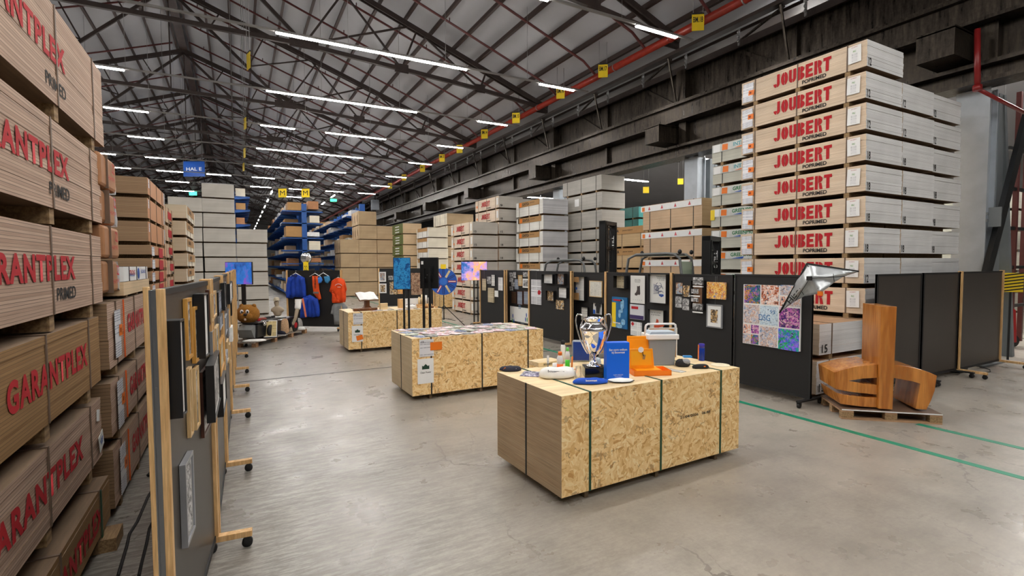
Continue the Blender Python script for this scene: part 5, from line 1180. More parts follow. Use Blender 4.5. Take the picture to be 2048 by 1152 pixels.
for i in range(6): o = MB().box(-.035, -.03, 0, .035, .03, .05).build('wood_offcut', [m_pine, wd][i % 2], None, (2.36+1.95+.1*i-(.0 if i < 5 else .3), 12.795+.18+.06*(i % 2), TZ), r3.uniform(-1, 1)); tag(o, 'small wooden offcut, %s from the left along the far block edge' % nth(i+1), 'offcut', 'wooden offcuts on the far display block')
for i in range(9):
    x = .68+i*.14; o = MB().box(-.06, -.085, 0, .06, .085, .006).build('brochure', CM[i % 5], None, (2.36+x, 12.795+.12+.1*(i % 2), T+.001+.007*(i % 2)), r3.uniform(-.5, .5)); tag(o, 'small %s brochure, %s from the left on the far block' % (covers[i % 5][0], nth(i+1)), 'brochure', 'brochures on the far display block')
# ---------------------------------------------------------------- wooden sculpture on a pallet
th = math.radians(-41.4); N0 = Vector((7.334, 3.916, 0))
t = thing('pallet', 'wooden pallet with chipboard blocks carrying the wooden sculpture', 'pallet', N0, th)
pw_ = wood('pallet_board', sr(150, 112, 80), sr(186, 148, 112), 'x', .75)
for y in (0, .35, .7): MB().box(0, y, 0, 1.2, y+.1, .022).build('bottom_board', pw_, t)
for x in (0, .5275, 1.055):
    for y in (0, .35, .7): MB().box(x, y, .022, x+.145, y+.1, .1).build('block', m_bear, t)
for x in (0, .5275, 1.055): MB().box(x, 0, .1, x+.145, .8, .122).build('stringer_board', pw_, t)
MB().box(0, 0, .122, 1.2, .8, .144).build('deck', flat('brown_ply_deck', sr(112, 88, 70), .6, 0, .15, 4), t); MB().box(-.003, -.003, .126, 1.2, 0, .141).build('deck_edge', m_white, t)
A_ = N0.to_2d()+Vector((-math.sin(th), math.cos(th)))*.06; B_ = A_+Vector((math.cos(th), math.sin(th)))
qs = lambda x, y: onV(1580+x/3.972, 580+y/3.972, A_, B_)[:2]
ws = wood('glossy_pine_veneer', sr(176, 104, 34), sr(212, 140, 62), 'z', .25, .3, .5)
t = thing('wooden_sculpture', 'large glossy orange-brown wooden sculpture like a fist with upright post', 'sculpture', (A_.x, A_.y, .145), th)
def sc(pts): 
    o_ = [qs(*p) for p in pts]; return [(a, max(0, b_-.145)) for a, b_ in o_]
MB().prism(sc([(710, 125), (835, 130), (800, 942), (688, 936)]), -.05, .5).build('post', ws, t, bevel=.004)
MB().prism(sc([(352, 655), (395, 640), (440, 628), (490, 616), (540, 606), (615, 598), (692, 592), (692, 697), (580, 704), (465, 722), (580, 744), (692, 755), (692, 832), (500, 812), (365, 788)]), 0, .62).build('upper_body', ws, t, bevel=.003)
MB().prism(sc([(372, 818), (430, 832), (500, 842), (600, 852), (692, 855), (692, 934), (560, 926), (400, 905)]), 0, .62).build('lower_body', ws, t, bevel=.003)
MB().prism(sc([(812, 595), (870, 598), (920, 605), (980, 616), (1040, 632), (1105, 654), (1168, 680), (1150, 800), (1120, 880), (1085, 950), (1000, 945), (1035, 745), (980, 728), (900, 713), (810, 697)]), 0, .62).build('arm', ws, t, bevel=.003)

# ---------------------------------------------------------------- forklifts behind the panels
m_fl = flat('forklift_grey', sr(104, 106, 106), .4, .1, .08); m_fk = flat('forklift_black', sr(24, 25, 26), .4, .1, .1); m_fo = flat('forklift_green_tint', sr(176, 196, 170), .2, 0, .1, 2)
def forklift(x, y, rz, hm, label, w=.72, glass=False, zg=2.35):
    t = thing('forklift', label, 'forklift', (x, y, 0), rz)
    # local +x forward (mast), origin under the mast
    MB().prism([(-2.3, .35), (-2.35, .9), (-2.2, 1.15), (-1.5, 1.15), (-1.45, .7), (-.6, .62), (-.25, .75), (-.2, .3), (-2.2, .25)], -w/2-.1, w/2+.1).build('chassis', m_fl, t, bevel=.03)
    MB().box(-1.5, -.25, 1.0, -1.0, .25, 1.12).box(-1.55, -.25, 1.05, -1.42, .25, 1.55).build('seat', m_fk, t, bevel=.03)
    MB().tube([(-.55, 0, .8), (-.75, 0, 1.15)], .03, 8).tube([(-.75+.0, .15*math.cos(a), 1.15+.15*math.sin(a)) for a in [k*PI/6 for k in range(13)]], .014, 6).build('steering_wheel', m_fk, t)
    for sx, r in ((-.25, .28), (-1.9, .24)):
        for sy in (-1, 1): MB().lathe([(.1, -.1), (r-.03, -.1), (r, -.06), (r, .06), (r-.03, .1), (.1, .1)], 24, M=Matrix.Translation((sx, sy*(w/2+.03), r)) @ Matrix.Rotation(PI/2, 4, 'X')).build('wheel', m_rubber, t)
    for sy in (-1, 1):
        yy = sy*w/2
        pts = [(-.45, yy, .8), (-.55, yy, 1.7), (-.62, yy, zg-.12), (-.75, yy, zg-.02), (-.95, yy, zg), (-1.75, yy, zg-.02), (-1.95, yy, zg-.12), (-2.05, yy, 1.7), (-2.1, yy, 1.1)]
        MB().tube(pts, .035, 10).build('guard_frame', m_fl, t)
    for k_ in range(5): MB().tube([(-.8-.22*k_, -w/2, zg-.02), (-.8-.22*k_, w/2, zg-.02)], .02, 6).build('guard_bar', m_fk, t)
    if glass: MB().box(-1.9, -w/2+.02, zg-.06, -.7, w/2-.02, zg-.05).box(-.6, -w/2+.03, 1.2, -.59, w/2-.03, zg-.2).build('cab_window', m_fo, t)
    for xx, yy in ((-.62, w/2), (-.62, -w/2), (-1.95, w/2)):
        MB().ball((xx, yy, zg+.04), (.05, .06, .06), 10, 8).build('work_lamp', m_fk, t)
    mw = .37
    for sy in (-1, 1):
        MB().box(-.1, sy*mw-.07, .05, .1, sy*mw+.07, hm).build('mast_rail', m_fk, t, bevel=.008)
        MB().box(.08, sy*mw-.03 if sy > 0 else sy*mw-.02, .1, .12, sy*mw+.02 if sy > 0 else sy*mw+.03, hm-.1).build('inner_rail', m_fk, t)
    MB().box(-.08, -mw-.07, hm-.12, .1, mw+.07, hm).build('mast_head', m_fk, t, bevel=.01)
    MB().box(-.04, -mw, hm*.76, .06, mw, hm*.76+.06).build('cross_member', m_fk, t)
    MB().tube([(0, -.08, .3), (0, -.08, hm-.2)], .025, 8).tube([(0, .08, .3), (0, .08, hm-.25)], .015, 6).tube([(.02, .02, hm-.15), (.1, .06, hm-.5), (.04, .1, hm-1.2)], .012, 6).build('hydraulic_hose', m_fk, t)
    MB().box(.1, -.4, .1, .14, .4, .5).build('fork_carriage', m_fk, t)
    for sy in (-.25, .25): MB().box(.14, sy-.05, .05, 1.1, sy+.05, .09).build('fork', m_fk, t)
    q = text('STILL', m_white, (.02, mw-.073, hm*.86-.15), .42, .085, t, '-y', .03); q.rotation_euler = (0, -PI/2, 0)
    for k_ in range(9): MB().box(-.03, -.12, .5+k_*hm/10, .05, .14, .53+k_*hm/10).build('chain_plate', m_fk, t)
    MB().box(-.02, -.1, .4, .03, -.03, hm-.12).build('lift_cylinder', m_fk, t)
    return t
forklift(9.9, 12.12, math.radians(-63), 3.45, 'black and grey forklift behind the panels, the left one of two', .8, zg=2.3)
f1 = forklift(10.1, 8.48, math.radians(-66), 2.82, 'black and grey forklift with glazed cab, right one of two', .86, True, 2.42)

# ---------------------------------------------------------------- screens
def tv(name, label, px0, py0, px1, py1, Y, sm, poles, yaw=CF, back=False, base='plate', foot_z=0.0):
    c = onY((px0+px1)/2, (py0+py1)/2, Y); d = c.x*fw.x+c.y*fw.y
    w_ = (px1-px0)*d/F/math.cos((px0+px1)/2/1e9); h_ = (py1-py0)*d/F; w_ *= .95
    t = thing(name, label, 'screen', (c.x, c.y, 0), yaw)
    MB().box(-w_/2, -.02, c.z-h_/2, w_/2, .03, c.z+h_/2).build('screen_housing', m_fk, t, bevel=.004)
    if not back: q = sheet('display', sm, (0, -.021, c.z), w_-.02, h_-.02, t, '-y', .001)
    else:
        MB().box(-.1, -.06, c.z-.15, .1, -.02, c.z+.15).build('wall_mount', m_fk, t); MB().tube([(0, -.05, c.z+.1), (.08, -.06, c.z), (-.02, -.06, c.z-.15), (.05, -.05, c.z-.3)], .008, 6).build('cable', m_rubber, t); sheet('rating_label', m_white, (-w_*.36, -.022, c.z+h_*.33), .05, .07, t); 
        for k_ in range(4): MB().lathe([(.008, 0), (.008, .006)], 8, M=Matrix.Translation((-.06+.04*k_, -.062, c.z-.1+.06*k_)) @ Matrix.Rotation(PI/2, 4, 'X')).build('screw', m_galv, t)
    yb = .06 if not back else -.1
    for xx in poles: MB().box(xx-.022, yb-.02, .03, xx+.022, yb+.02, c.z+(.0 if not back else .1)).build('pole', m_fk, t)
    MB().box(-.16, -.28, 0, .2, .34, .03).build('base_plate', m_fk, t)
    return t
sc1 = screen('blue_photo_screen', [(.3, sr(8, 44, 90)), (.45, sr(14, 84, 140)), (.56, sr(50, 140, 190)), (.7, sr(10, 60, 110))], 2, 7, .42)
sc3 = screen('workshop_screen', [(.25, sr(30, 30, 60)), (.4, sr(60, 110, 180)), (.5, sr(190, 150, 210)), (.6, sr(240, 170, 90)), (.72, sr(250, 240, 240))], 5, 2.6, .7)
sc4 = screen('underwater_screen', [(.25, sr(20, 20, 80)), (.4, sr(30, 90, 160)), (.5, sr(110, 60, 150)), (.6, sr(60, 170, 220)), (.72, sr(190, 230, 250))], 8, 2.2, .8, (1, 1, .5))
tv('portrait_screen', 'upright screen with blue image on two black poles', 786, 515, 822, 579, 10.5, sc1, (.03, .13), CF+.15)
tv('portrait_screen', 'upright screen seen from behind, mount and cables showing', 838, 515, 879, 577, 10.35, None, (-.09, .05), CF-.25, True)
tv('landscape_screen', 'wide screen with colourful workshop image beside the stencil stack', 921, 523, 976, 561, 16.6, sc3, (-.02, .12), CF)
tv('landscape_screen', 'wide screen with blue and purple image above the left panels', 448, 524, 508, 569, 16.2, sc4, (.05, .12), CF-.1)
# prize wheel
c = onY(887, 563, 16.6); t = thing('prize_wheel', 'round blue prize wheel with red and navy segments on a tripod', 'wheel', (c.x, c.y, 0), CF+.1)
R_ = 27*(c.x*fw.x+c.y*fw.y)/F*1.0
MB().lathe([(R_, -.012), (R_, .012)], 48, M=Matrix.Translation((0, 0, c.z)) @ Matrix.Rotation(PI/2, 4, 'X')).build('disc', flat('wheel_blue', sr(34, 92, 186), .4, 0, .03), t)
MB().lathe([(R_*.26, .0), (R_*.26, .006)], 24, M=Matrix.Translation((0, -.02, c.z)) @ Matrix.Rotation(PI/2, 4, 'X')).build('hub', flat('wheel_hub_blue', sr(52, 116, 210), .4), t)
navyp = flat('navy_print', sr(24, 36, 96), .4)
for k_ in range(12):
    a = k_*PI/6; mm = [m_red, navyp, flat('cream_print', sr(220, 200, 150), .5), navyp][k_ % 4] if k_ % 4 != 2 or True else None
    Mx = Matrix.Translation((0, -.014, c.z)) @ Matrix.Rotation(a, 4, 'Y')
    MB().box(R_*.34, -.002, -R_*.075, R_*.93, 0, R_*.075, Mx).build('segment_card', mm, t)
    if k_ % 4 != 2: MB().box(R_*.38, -.004, -R_*.03, R_*.9, -.002, R_*.03, Mx).build('segment_slot', MC['wheel_blue'] if k_ % 4 else m_white, t)
MB().box(-.09, -.03, c.z+R_-.03, .09, .0, c.z+R_+.13).build('yellow_sign', m_yellow, t)
MB().tube([(0, .03, .25), (0, .03, c.z)], .02, 8).build('pole', m_fk, t)
for a in (.2, 2.3, 4.4):
    e = Vector((.75*math.cos(a), .75*math.sin(a), .01)); MB().tube([(0, .03, .75), e], .014, 6).build('tripod_leg', m_fk, t); MB().tube([(0, .03, .3), e*.55+Vector((0, 0, .2))], .01, 6).build('tripod_brace', m_fk, t)
# hand truck by the wide screen
p = onZ(1000-40, 648); t = thing('hand_truck', 'black hand truck standing at the foot of the wide screen', 'hand truck', (p.x+.35, p.y-.6, 0), CF)
MB().tube([(-.18, 0, .1), (-.16, .1, 1.2), (.12, .1, 1.25), (.16, 0, .1)], .018, 8).build('handle_frame', m_fk, t); MB().box(-.22, -.25, .01, .2, 0, .03).build('toe_plate', m_fk, t)
for sx in (-.25, .22): MB().lathe([(.03, -.025), (.1, -.025), (.1, .025), (.03, .025)], 18, M=Matrix.Translation((sx, .06, .1)) @ Matrix.Rotation(PI/2, 4, 'Y')).build('wheel', m_rubber, t)

# far panels
SA, SB = (1.46, 18.62), (3.05, 17.42)
SP = exhibit_panel(SA, SB, 'black panel with pine posts hung with shirts and caps', m_pine, m_pine, z1=2.0, z0=.12, feet=(True, True))
HA = onY(757, 560, 25.6); HB = onY(868, 560, 24.4)
BP = exhibit_panel((HA.x, HA.y), (HB.x, HB.y), 'black panel with small framed pictures behind the farthest block', m_pine, m_pine, z1=2.0, feet=(True, True))
q7 = lambda x, y: (660+x/3.84, 400+y/3.84)
def p7(r, *a, **k): x0, y0 = q7(r[0], r[1]); x1, y1 = q7(r[2], r[3]); return pic(BP, x0, y0, x1, y1, *a, **k)
p7((375, 552, 430, 628), A_col[0], 'white framed blue picture, upper one on the far panel', fm_wht, .03, .03, .03)
p7((376, 642, 434, 715), A_col[1], 'white framed yellow and blue picture, lower one on far panel', fm_wht, .03, .03, .03)
p7((448, 582, 486, 615), A_bw[1], 'small dark picture beside the framed pair on the far panel')
p7((458, 628, 514, 725), A_col[1], 'olive landscape picture left of the blue screen pole')
p7((518, 682, 572, 722), A_col[2], 'small yellow picture low on the far panel')
p7((622, 560, 725, 728), art('pebble_print', 'bw', 50, [(.3, sr(60, 40, 30)), (.45, sr(150, 100, 70)), (.55, sr(220, 190, 160)), (.7, sr(90, 60, 44))], 1.4), 'large brown pebbled picture between the two screens')
# clothes
q8 = lambda x, y: (560+x/8.23, 530+y/8.23)
A_, B_, rzS = SP
def garment(pts, m, label, name, cat, off=.03, thick=.05, folds=.018, hanger=None, extra=None, seed=1):
    o3 = [onV(*q8(*p), A_, B_, off)[:2] for p in pts]
    cx = sum(a for a, b in o3)/len(o3); cz = sum(b for a, b in o3)/len(o3)
    t2 = (B_-A_).normalized(); n2 = Vector((t2.y, -t2.x)); c = A_+t2*cx+n2*off
    t = thing(name, label, cat, (c.x, c.y, cz), rzS)
    bm = bmesh.new(); vs = [bm.verts.new((a-cx, 0, b-cz)) for a, b in o3]; f = bm.faces.new(vs)
    bmesh.ops.triangulate(bm, faces=[f]); bmesh.ops.subdivide_edges(bm, edges=bm.edges[:], cuts=3, use_grid_fill=True)
    bmesh.ops.triangulate(bm, faces=bm.faces[:])
    zt = max(v.co.z for v in bm.verts)
    for v in bm.verts:
        v.co.y = -thick*.5-folds*math.sin(v.co.x*38+seed+2*v.co.z)*min(1, (zt-v.co.z)*3+.2)
    me = bpy.data.meshes.new('fabric'); bm.to_mesh(me); bm.free(); me.materials.append(m)
    for p_ in me.polygons: p_.use_smooth = True
    o_ = put('fabric', me, t); md_ = o_.modifiers.new('s', 'SOLIDIFY'); md_.thickness = thick*.6; md_.offset = 0
    loc = lambda x, y: (lambda sv: (sv[0]-cx, -thick*.5, sv[1]-cz))(onV(*q8(x, y), A_, B_, off))
    if hanger:
        hx, hy = hanger; a = Vector(loc(hx-90, hy+55)); b_ = Vector(loc(hx+90, hy+55)); c_ = Vector(loc(hx, hy)); d_ = Vector(loc(hx, hy-28))
        MB().tube([a, c_, b_], .012, 6).build('hanger', m_white, t); MB().tube([c_, d_, d_+Vector((.02, 0, .02))], .004, 5).build('hanger_hook', m_galv, t)
    return t, loc
jb = flat('royal_blue_fabric', sr(14, 62, 170), .75, 0, .25, 8)
t, loc = garment([(200, 175), (260, 150), (310, 160), (385, 195), (415, 330), (440, 505), (425, 540), (390, 530), (330, 530), (250, 525), (210, 550), (135, 545), (130, 500), (150, 300), (165, 200)], jb, 'royal blue long-sleeved jacket hanging at upper left of the clothes panel', 'jacket', 'jacket', hanger=(265, 130))
def sleeve(t, loc, a, m_, b_, r=.075):
    A = Vector(loc(*a)); Mm = Vector(loc(*m_)); B = Vector(loc(*b_)); o_ = Vector((0, -.03, 0))
    q = []
    for k in range(9):
        u = k/8; p = A*(1-u)**2+Mm*2*u*(1-u)+B*u*u+o_; q.append(p)
    MB().tube(q, [r*(1.15-.35*k/8+.06*math.sin(k*2.4)) for k in range(9)], 10).build('sleeve', jb, t)
sleeve(t, loc, (190, 215), (140, 360), (150, 535)); sleeve(t, loc, (375, 215), (415, 360), (412, 525))
sheet('collar', flat('navy_collar', sr(16, 36, 100), .8), (loc(262, 175)[0], -.075, loc(262, 175)[2]), .2, .07, t, '-y', .02)
t, loc = garment([(420, 520), (500, 490), (560, 520), (620, 580), (665, 820), (650, 850), (600, 850), (540, 860), (480, 850), (400, 870), (345, 865), (350, 700), (370, 560)], jb, 'blue jacket with orange sleeve stripe hanging below', 'jacket', 'jacket', .05, .07, hanger=None, seed=3)
sleeve(t, loc, (445, 540), (400, 690), (455, 845), .085); sleeve(t, loc, (590, 560), (640, 680), (640, 835), .08)
a = Vector(loc(415, 545))+Vector((0, -.07, 0)); b_ = Vector(loc(470, 850))+Vector((0, -.07, 0)); MB().bar(a+Vector((0, -.05, 0)), b_+Vector((0, -.05, 0)), .06, .01, (0, 1, 0)).build('orange_sleeve_stripe', flat('salmon_stripe', sr(236, 130, 90), .6), t)
t, loc = garment([(535, 180), (630, 180), (650, 400), (685, 560), (640, 575), (560, 470), (540, 330)], flat('orange_scarf_fabric', sr(236, 84, 20), .7, 0, .15, 10), 'orange scarf with dark lettering hanging on a white hanger', 'scarf', 'scarf', .03, .03, .004, hanger=(580, 135), seed=4)
k1 = loc(600, 440); MB().box(k1[0]-.1, -.04, k1[2]-.06, k1[0]+.1, -.03, k1[2]+.0).build('grey_stripe', flat('scarf_grey', sr(120, 110, 110), .7), t)
q = text('BOUWMAAT', m_blk, (loc(585, 290)[0], -.03, loc(585, 290)[2]), .4, .06, t, '-y', .02); q.rotation_euler = (0, PI/2, 0)
t, loc = garment([(640, 210), (690, 195), (712, 250), (690, 290), (650, 300)], flat('cap_fabric_blue', sr(60, 130, 220), .7, 0, .1), 'light blue cap hanging beside the orange scarf', 'cap', 'cap', .05, .1, .01, hanger=(725, 128))
t, loc = garment([(740, 190), (820, 180), (835, 250), (800, 300), (760, 280)], flat('cap_fabric_teal', sr(60, 140, 190), .7, 0, .3, 10), 'blue and grey cap at the right end of the white hanger', 'cap', 'cap', .06, .1, .01)
orf = flat('orange_shirt_fabric', sr(236, 76, 12), .75, 0, .15, 9)
t, loc = garment([(930, 215), (1000, 212), (1060, 240), (1105, 400), (1085, 435), (1060, 440), (1078, 610), (1000, 622), (870, 622), (862, 580), (880, 440), (850, 445), (822, 430), (860, 260)], orf, 'orange shirt with white arched print hanging at upper right', 'shirt', 'shirt', hanger=(965, 200), seed=2)
k1 = Vector(loc(980, 330)); MB().tube([k1+Vector((.14*math.cos(a)*1.0, -.05, .12*math.sin(a)-.08)) for a in [math.radians(q) for q in range(150, 29, -15)]], .008, 4).build('arched_print', m_white, t); text('bouwmaat', m_white, (k1.x, -.055, k1.z-.06), .12, .03, t, '-y', .03)
t, loc = garment([(890, 635), (990, 622), (1060, 630), (1110, 690), (1110, 980), (900, 980), (885, 820), (840, 800), (860, 680)], flat('grey_marl_fabric', sr(130, 132, 134), .85, 0, .12, 20), 'grey short-sleeved shirt hanging below the orange shirt', 'shirt', 'shirt', .02, .03, seed=6)

# ---------------------------------------------------------------- kart display on a long pallet
a0 = onZ(512, 695); b0 = onZ(614, 666); d_ = (b0-a0).normalized(); rk = math.atan2(d_.y, d_.x); LK = (b0-a0).length
t = thing('long_pallet', 'long weathered pallet under the kart and bust display', 'pallet', a0, rk)
for x in (0, LK*.33, LK*.66, LK-.12):
    for y in (0, .42): MB().box(x, y, 0, x+.12, y+.12, .12).build('block', pw_, t)
MB().box(-.1, 0, .12, LK, .1, .145).box(-.1, .11, .12, LK, .5, .145).box(-.1, .51, .12, LK, .7, .145).build('deck', wood('weathered_deck', sr(130, 116, 104), sr(166, 152, 138), 'x', .8), t)
KM = Matrix.Translation(a0) @ Matrix.Rotation(rk, 4, 'Z'); kl = lambda x, y, z=.147: KM @ Vector((x, y, z))
blk2 = flat('kart_black', sr(30, 30, 32), .3, 0, .15)
t = thing('pedal_kart', 'black pedal kart with red wheel hubs on the long pallet', 'kart', kl(LK*.5, .38), rk)
MB().prism([(-1.15, .06), (-1.1, .42), (-.4, .45), (.2, .4), (.9, .45), (1.15, .38), (1.1, .1), (.6, .1), (-.6, .05)], -.25, .28).build('body', blk2, t, bevel=.03)
MB().box(-1.12, -.28, .45, .35, .3, .475).build('tray', flat('kart_tray', sr(52, 50, 50), .4), t)
for x in (-.55, .72):
    for y in (-.33, .3):
        MB().lathe([(.05, -.05), (.17, -.05), (.19, -.03), (.19, .03), (.17, .05), (.05, .05)], 22, M=Matrix.Translation((x, y, .19)) @ Matrix.Rotation(PI/2, 4, 'X')).build('tyre', m_rubber, t)
        MB().lathe([(.02, -.055), (.09, -.055), (.09, .055), (.02, .055)], 16, M=Matrix.Translation((x, y, .19)) @ Matrix.Rotation(PI/2, 4, 'X')).build('red_hub', m_red, t)
for x in (-.85,): MB().ball((x, -.3, .42), (.07, .05, .07), 12, 8).build('head_lamp', chrome, t)
MB().prism([(-1.32, .3), (-1.12, .42), (-1.12, .05), (-1.2, .08)], -.2, .2).build('grey_flap', flat('grey_flap_plastic', sr(130, 132, 132), .5), t)
# bust with helmet: one continuous skinned body
skin_ = flat('mannequin_stone', sr(176, 160, 138), .6, 0, .1)
def skin_body(name, verts, edges, radii, m, parent, loc=(0, 0, 0), root=0):
    me = bpy.data.meshes.new(name); me.from_pydata(verts, edges, []); o = bpy.data.objects.new(name, me); col.objects.link(o); o.parent = parent; o.location = loc
    md = o.modifiers.new('skin', 'SKIN')
    sv = me.skin_vertices[0].data
    for i, r in enumerate(radii): sv[i].radius = (r, r) if isinstance(r, (int, float)) else r; sv[i].use_root = (i == root)
    sb = o.modifiers.new('sub', 'SUBSURF'); sb.levels = sb.render_levels = 2
    me.materials.append(m); return o
c = kl(LK*.62, .36, .81)
t = thing('mannequin_bust', 'stone-coloured mannequin bust wearing a hard hat, facing left', 'mannequin', (c.x, c.y, .6), CF); t.scale = (.7, .7, .7)
vs = [(0, 0, .05), (0, 0, .22), (0, 0, .38), (-.02, 0, .50), (-.03, 0, .58), (-.04, 0, .68), (-.04, 0, .76), (-.19, 0, .36), (.19, 0, .36), (-.27, 0, .3), (.27, 0, .3)]
skin_body('body', vs, [(0, 1), (1, 2), (2, 3), (3, 4), (4, 5), (5, 6), (2, 7), (2, 8), (7, 9), (8, 10)], [(.17, .11), (.2, .12), (.15, .11), (.075, .075), (.085, .085), (.115, .115), (.085, .085), .1, .1, .07, .07], skin_, t, root=2)
MB().prism([(-.115, .64), (-.145, .655), (-.13, .675), (-.12, .7), (-.1, .74), (-.06, .72), (-.06, .64)], -.018, .018).build('nose_and_brow', skin_, t, bevel=.01); MB().ball((-.03, -.09, .68), (.022, .012, .035), 10, 6).build('ear', skin_, t)
MB().ball((-.118, -.04, .70), (.012, .016, .009), 8, 6).build('eye', m_white, t); MB().box(-.128, -.028, .605, -.108, .028, .612).build('mouth', flat('mouth_line', sr(120, 92, 80), .6), t)
MB().lathe([(.155, .745), (.15, .76), (.125, .77), (.118, .81), (.09, .87), (.05, .895), (.0, .9)], 24, (-.03, 0, 0)).build('hard_hat', flat('dusty_helmet', sr(176, 164, 140), .35, .2, .1), t)
# mannequin arm with white sleeve reaching down
t = thing('mannequin_limb', 'bent mannequin arm with white sleeve resting on the pallet', 'mannequin', kl(LK*.72, .06, .15), CF)
avs = [(.16, .1, .85), (.14, .02, .65), (.12, -.04, .42), (.0, -.06, .16), (-.02, -.07, .08)]
fing = [(-.05, -.1, .04), (-.06, -.12, .01), (-.02, -.11, .035), (-.025, -.13, .008), (.01, -.1, .035), (.01, -.12, .008), (.035, -.085, .04), (.045, -.1, .012), (-.06, -.05, .05), (-.075, -.06, .02)]
ed = [(0, 1), (1, 2), (2, 3), (3, 4)]+[(4, 5+2*k_) for k_ in range(5)]+[(5+2*k_, 6+2*k_) for k_ in range(5)]
skin_body('arm', avs+fing, ed, [.07, .058, .048, .035, .036]+[.011, .009]*5, skin_, t, root=1)
skin_body('white_sleeve', [(.14, .14, .92), (.16, .1, .85), (.145, .03, .66)], [(0, 1), (1, 2)], [.1, .1, .09], whc, t, root=1)
# work glove / sheepskin, certificate, shoe, rags, plush head
t = cloth_blob('brown_apron', 'tan patterned glove leaning against the kart', 'glove', 550, 640, oval(.14, .06, 12, .1), .42, flat('tan_pattern_cloth', sr(196, 160, 124), .8, 0, .4, 30), .2, 21); t.location = kl(LK*.55, .06, .147)
t = thing('certificate', 'framed cream certificate leaning against the kart', 'certificate', kl(LK*.26, .02, .15), CF+.25)
MB().box(-.18, 0, 0, .18, .02, .5, Matrix.Rotation(math.radians(-12), 4, 'X')).build('frame', fm_blk, t); sheet('parchment', art('parchment', 'doc', 12, (sr(226, 206, 150), sr(150, 120, 80)), .7), (0, .05, .25), .3, .42, t, '-y', .01).rotation_euler = (math.radians(-12), 0, 0)
sheet('mount', m_white, (0, .052, .25), .34, .47, t, '-y', .008).rotation_euler = (math.radians(-12), 0, 0)
t = cloth_blob('safety_shoe', 'dark blue safety shoe with white sole on the pallet', 'shoe', 555, 650, oval(.16, .06, 14, .1, 1), .11, navy, -.3, 22, 0); t.location = kl(LK*.45, .0, .165); MB().prism([(.16*math.cos(u*PI/8), .065*math.sin(u*PI/8)) for u in range(16)], -.018, .004, 'z').build('white_sole', wm, t)
t = cloth_blob('silver_boots', 'crumpled silver grey cloth at right end of the pallet', 'cloth', 600, 640, oval(.2, .09, 14, .15), .34, flat('silver_grey_cloth', sr(160, 160, 158), .4, .3, .3, 12), .6, 23); t.location = kl(LK*.9, .2, .147)
t = cloth_blob('white_rag', 'white folded cloth with dark edge at left end of pallet', 'cloth', 520, 680, oval(.3, .1, 14, .15, 1), .07, whc, .4, 24); t.location = kl(.02, .08, .147)
t = cloth_blob('folded_cloth', 'small white folded cloth beside the silver cloth', 'cloth', 590, 660, oval(.14, .08, 12, .12), .1, whc, 0, 25); t.location = kl(LK*.86, -.0, .147)
for i in range(4):
    t = cloth_blob('tool', ['red handled tool on the kart tray, nearest the plush head', 'red handled tool in the middle of the kart tray', 'dark tool on the kart tray', 'dark folded item beside the bust on the tray'][i], 'tool', 570, 640, oval(.13, .04, 10, .2), .07, [m_red, flat('rust_tool', sr(150, 70, 56), .6), blk2, blk2][i], .5*i, 30+i); c = kl(LK*(.22+.1*i), .35, 0); t.location = (c.x, c.y, .63)
fur = flat('brown_plush', sr(150, 100, 34), .95, 0, .35, 40)
c = onY(496, 628, 15.6); t = thing('plush_head', 'large brown plush animal head resting on the end of the kart', 'plush toy', (c.x, c.y, c.z), CF)
bm_ = MB().ball((0, 0, 0), (.3, .25, .26), 28, 20)
for v in bm_.bm.verts: v.co += v.co.normalized()*rnd.uniform(-.008, .012)
bm_.ball((-.17, 0, .22), (.06, .05, .06)).ball((.17, 0, .22), (.06, .05, .06)); 
for sx in (-1, 1): bm_.ball((sx*.07+.06, -.22, -.05), (.1, .08, .09))
bm_.build('furry_head', fur, t)
for sx in (-1, 1): MB().ball((sx*.075+.03, -.235, .08), (.05, .02, .06), 12, 8).build('eye', m_white, t); MB().ball((sx*.075+.045, -.252, .075), (.022, .012, .035), 10, 8).build('pupil', m_blk, t)
MB().ball((.08, -.3, .01), (.05, .04, .035), 12, 8).build('nose', flat('dark_brown_nose', sr(44, 26, 22), .4), t); MB().box(.04, -.29, -.15, .09, -.27, -.09).build('tooth', flat('pink_tooth', sr(226, 196, 176), .4), t, bevel=.008)

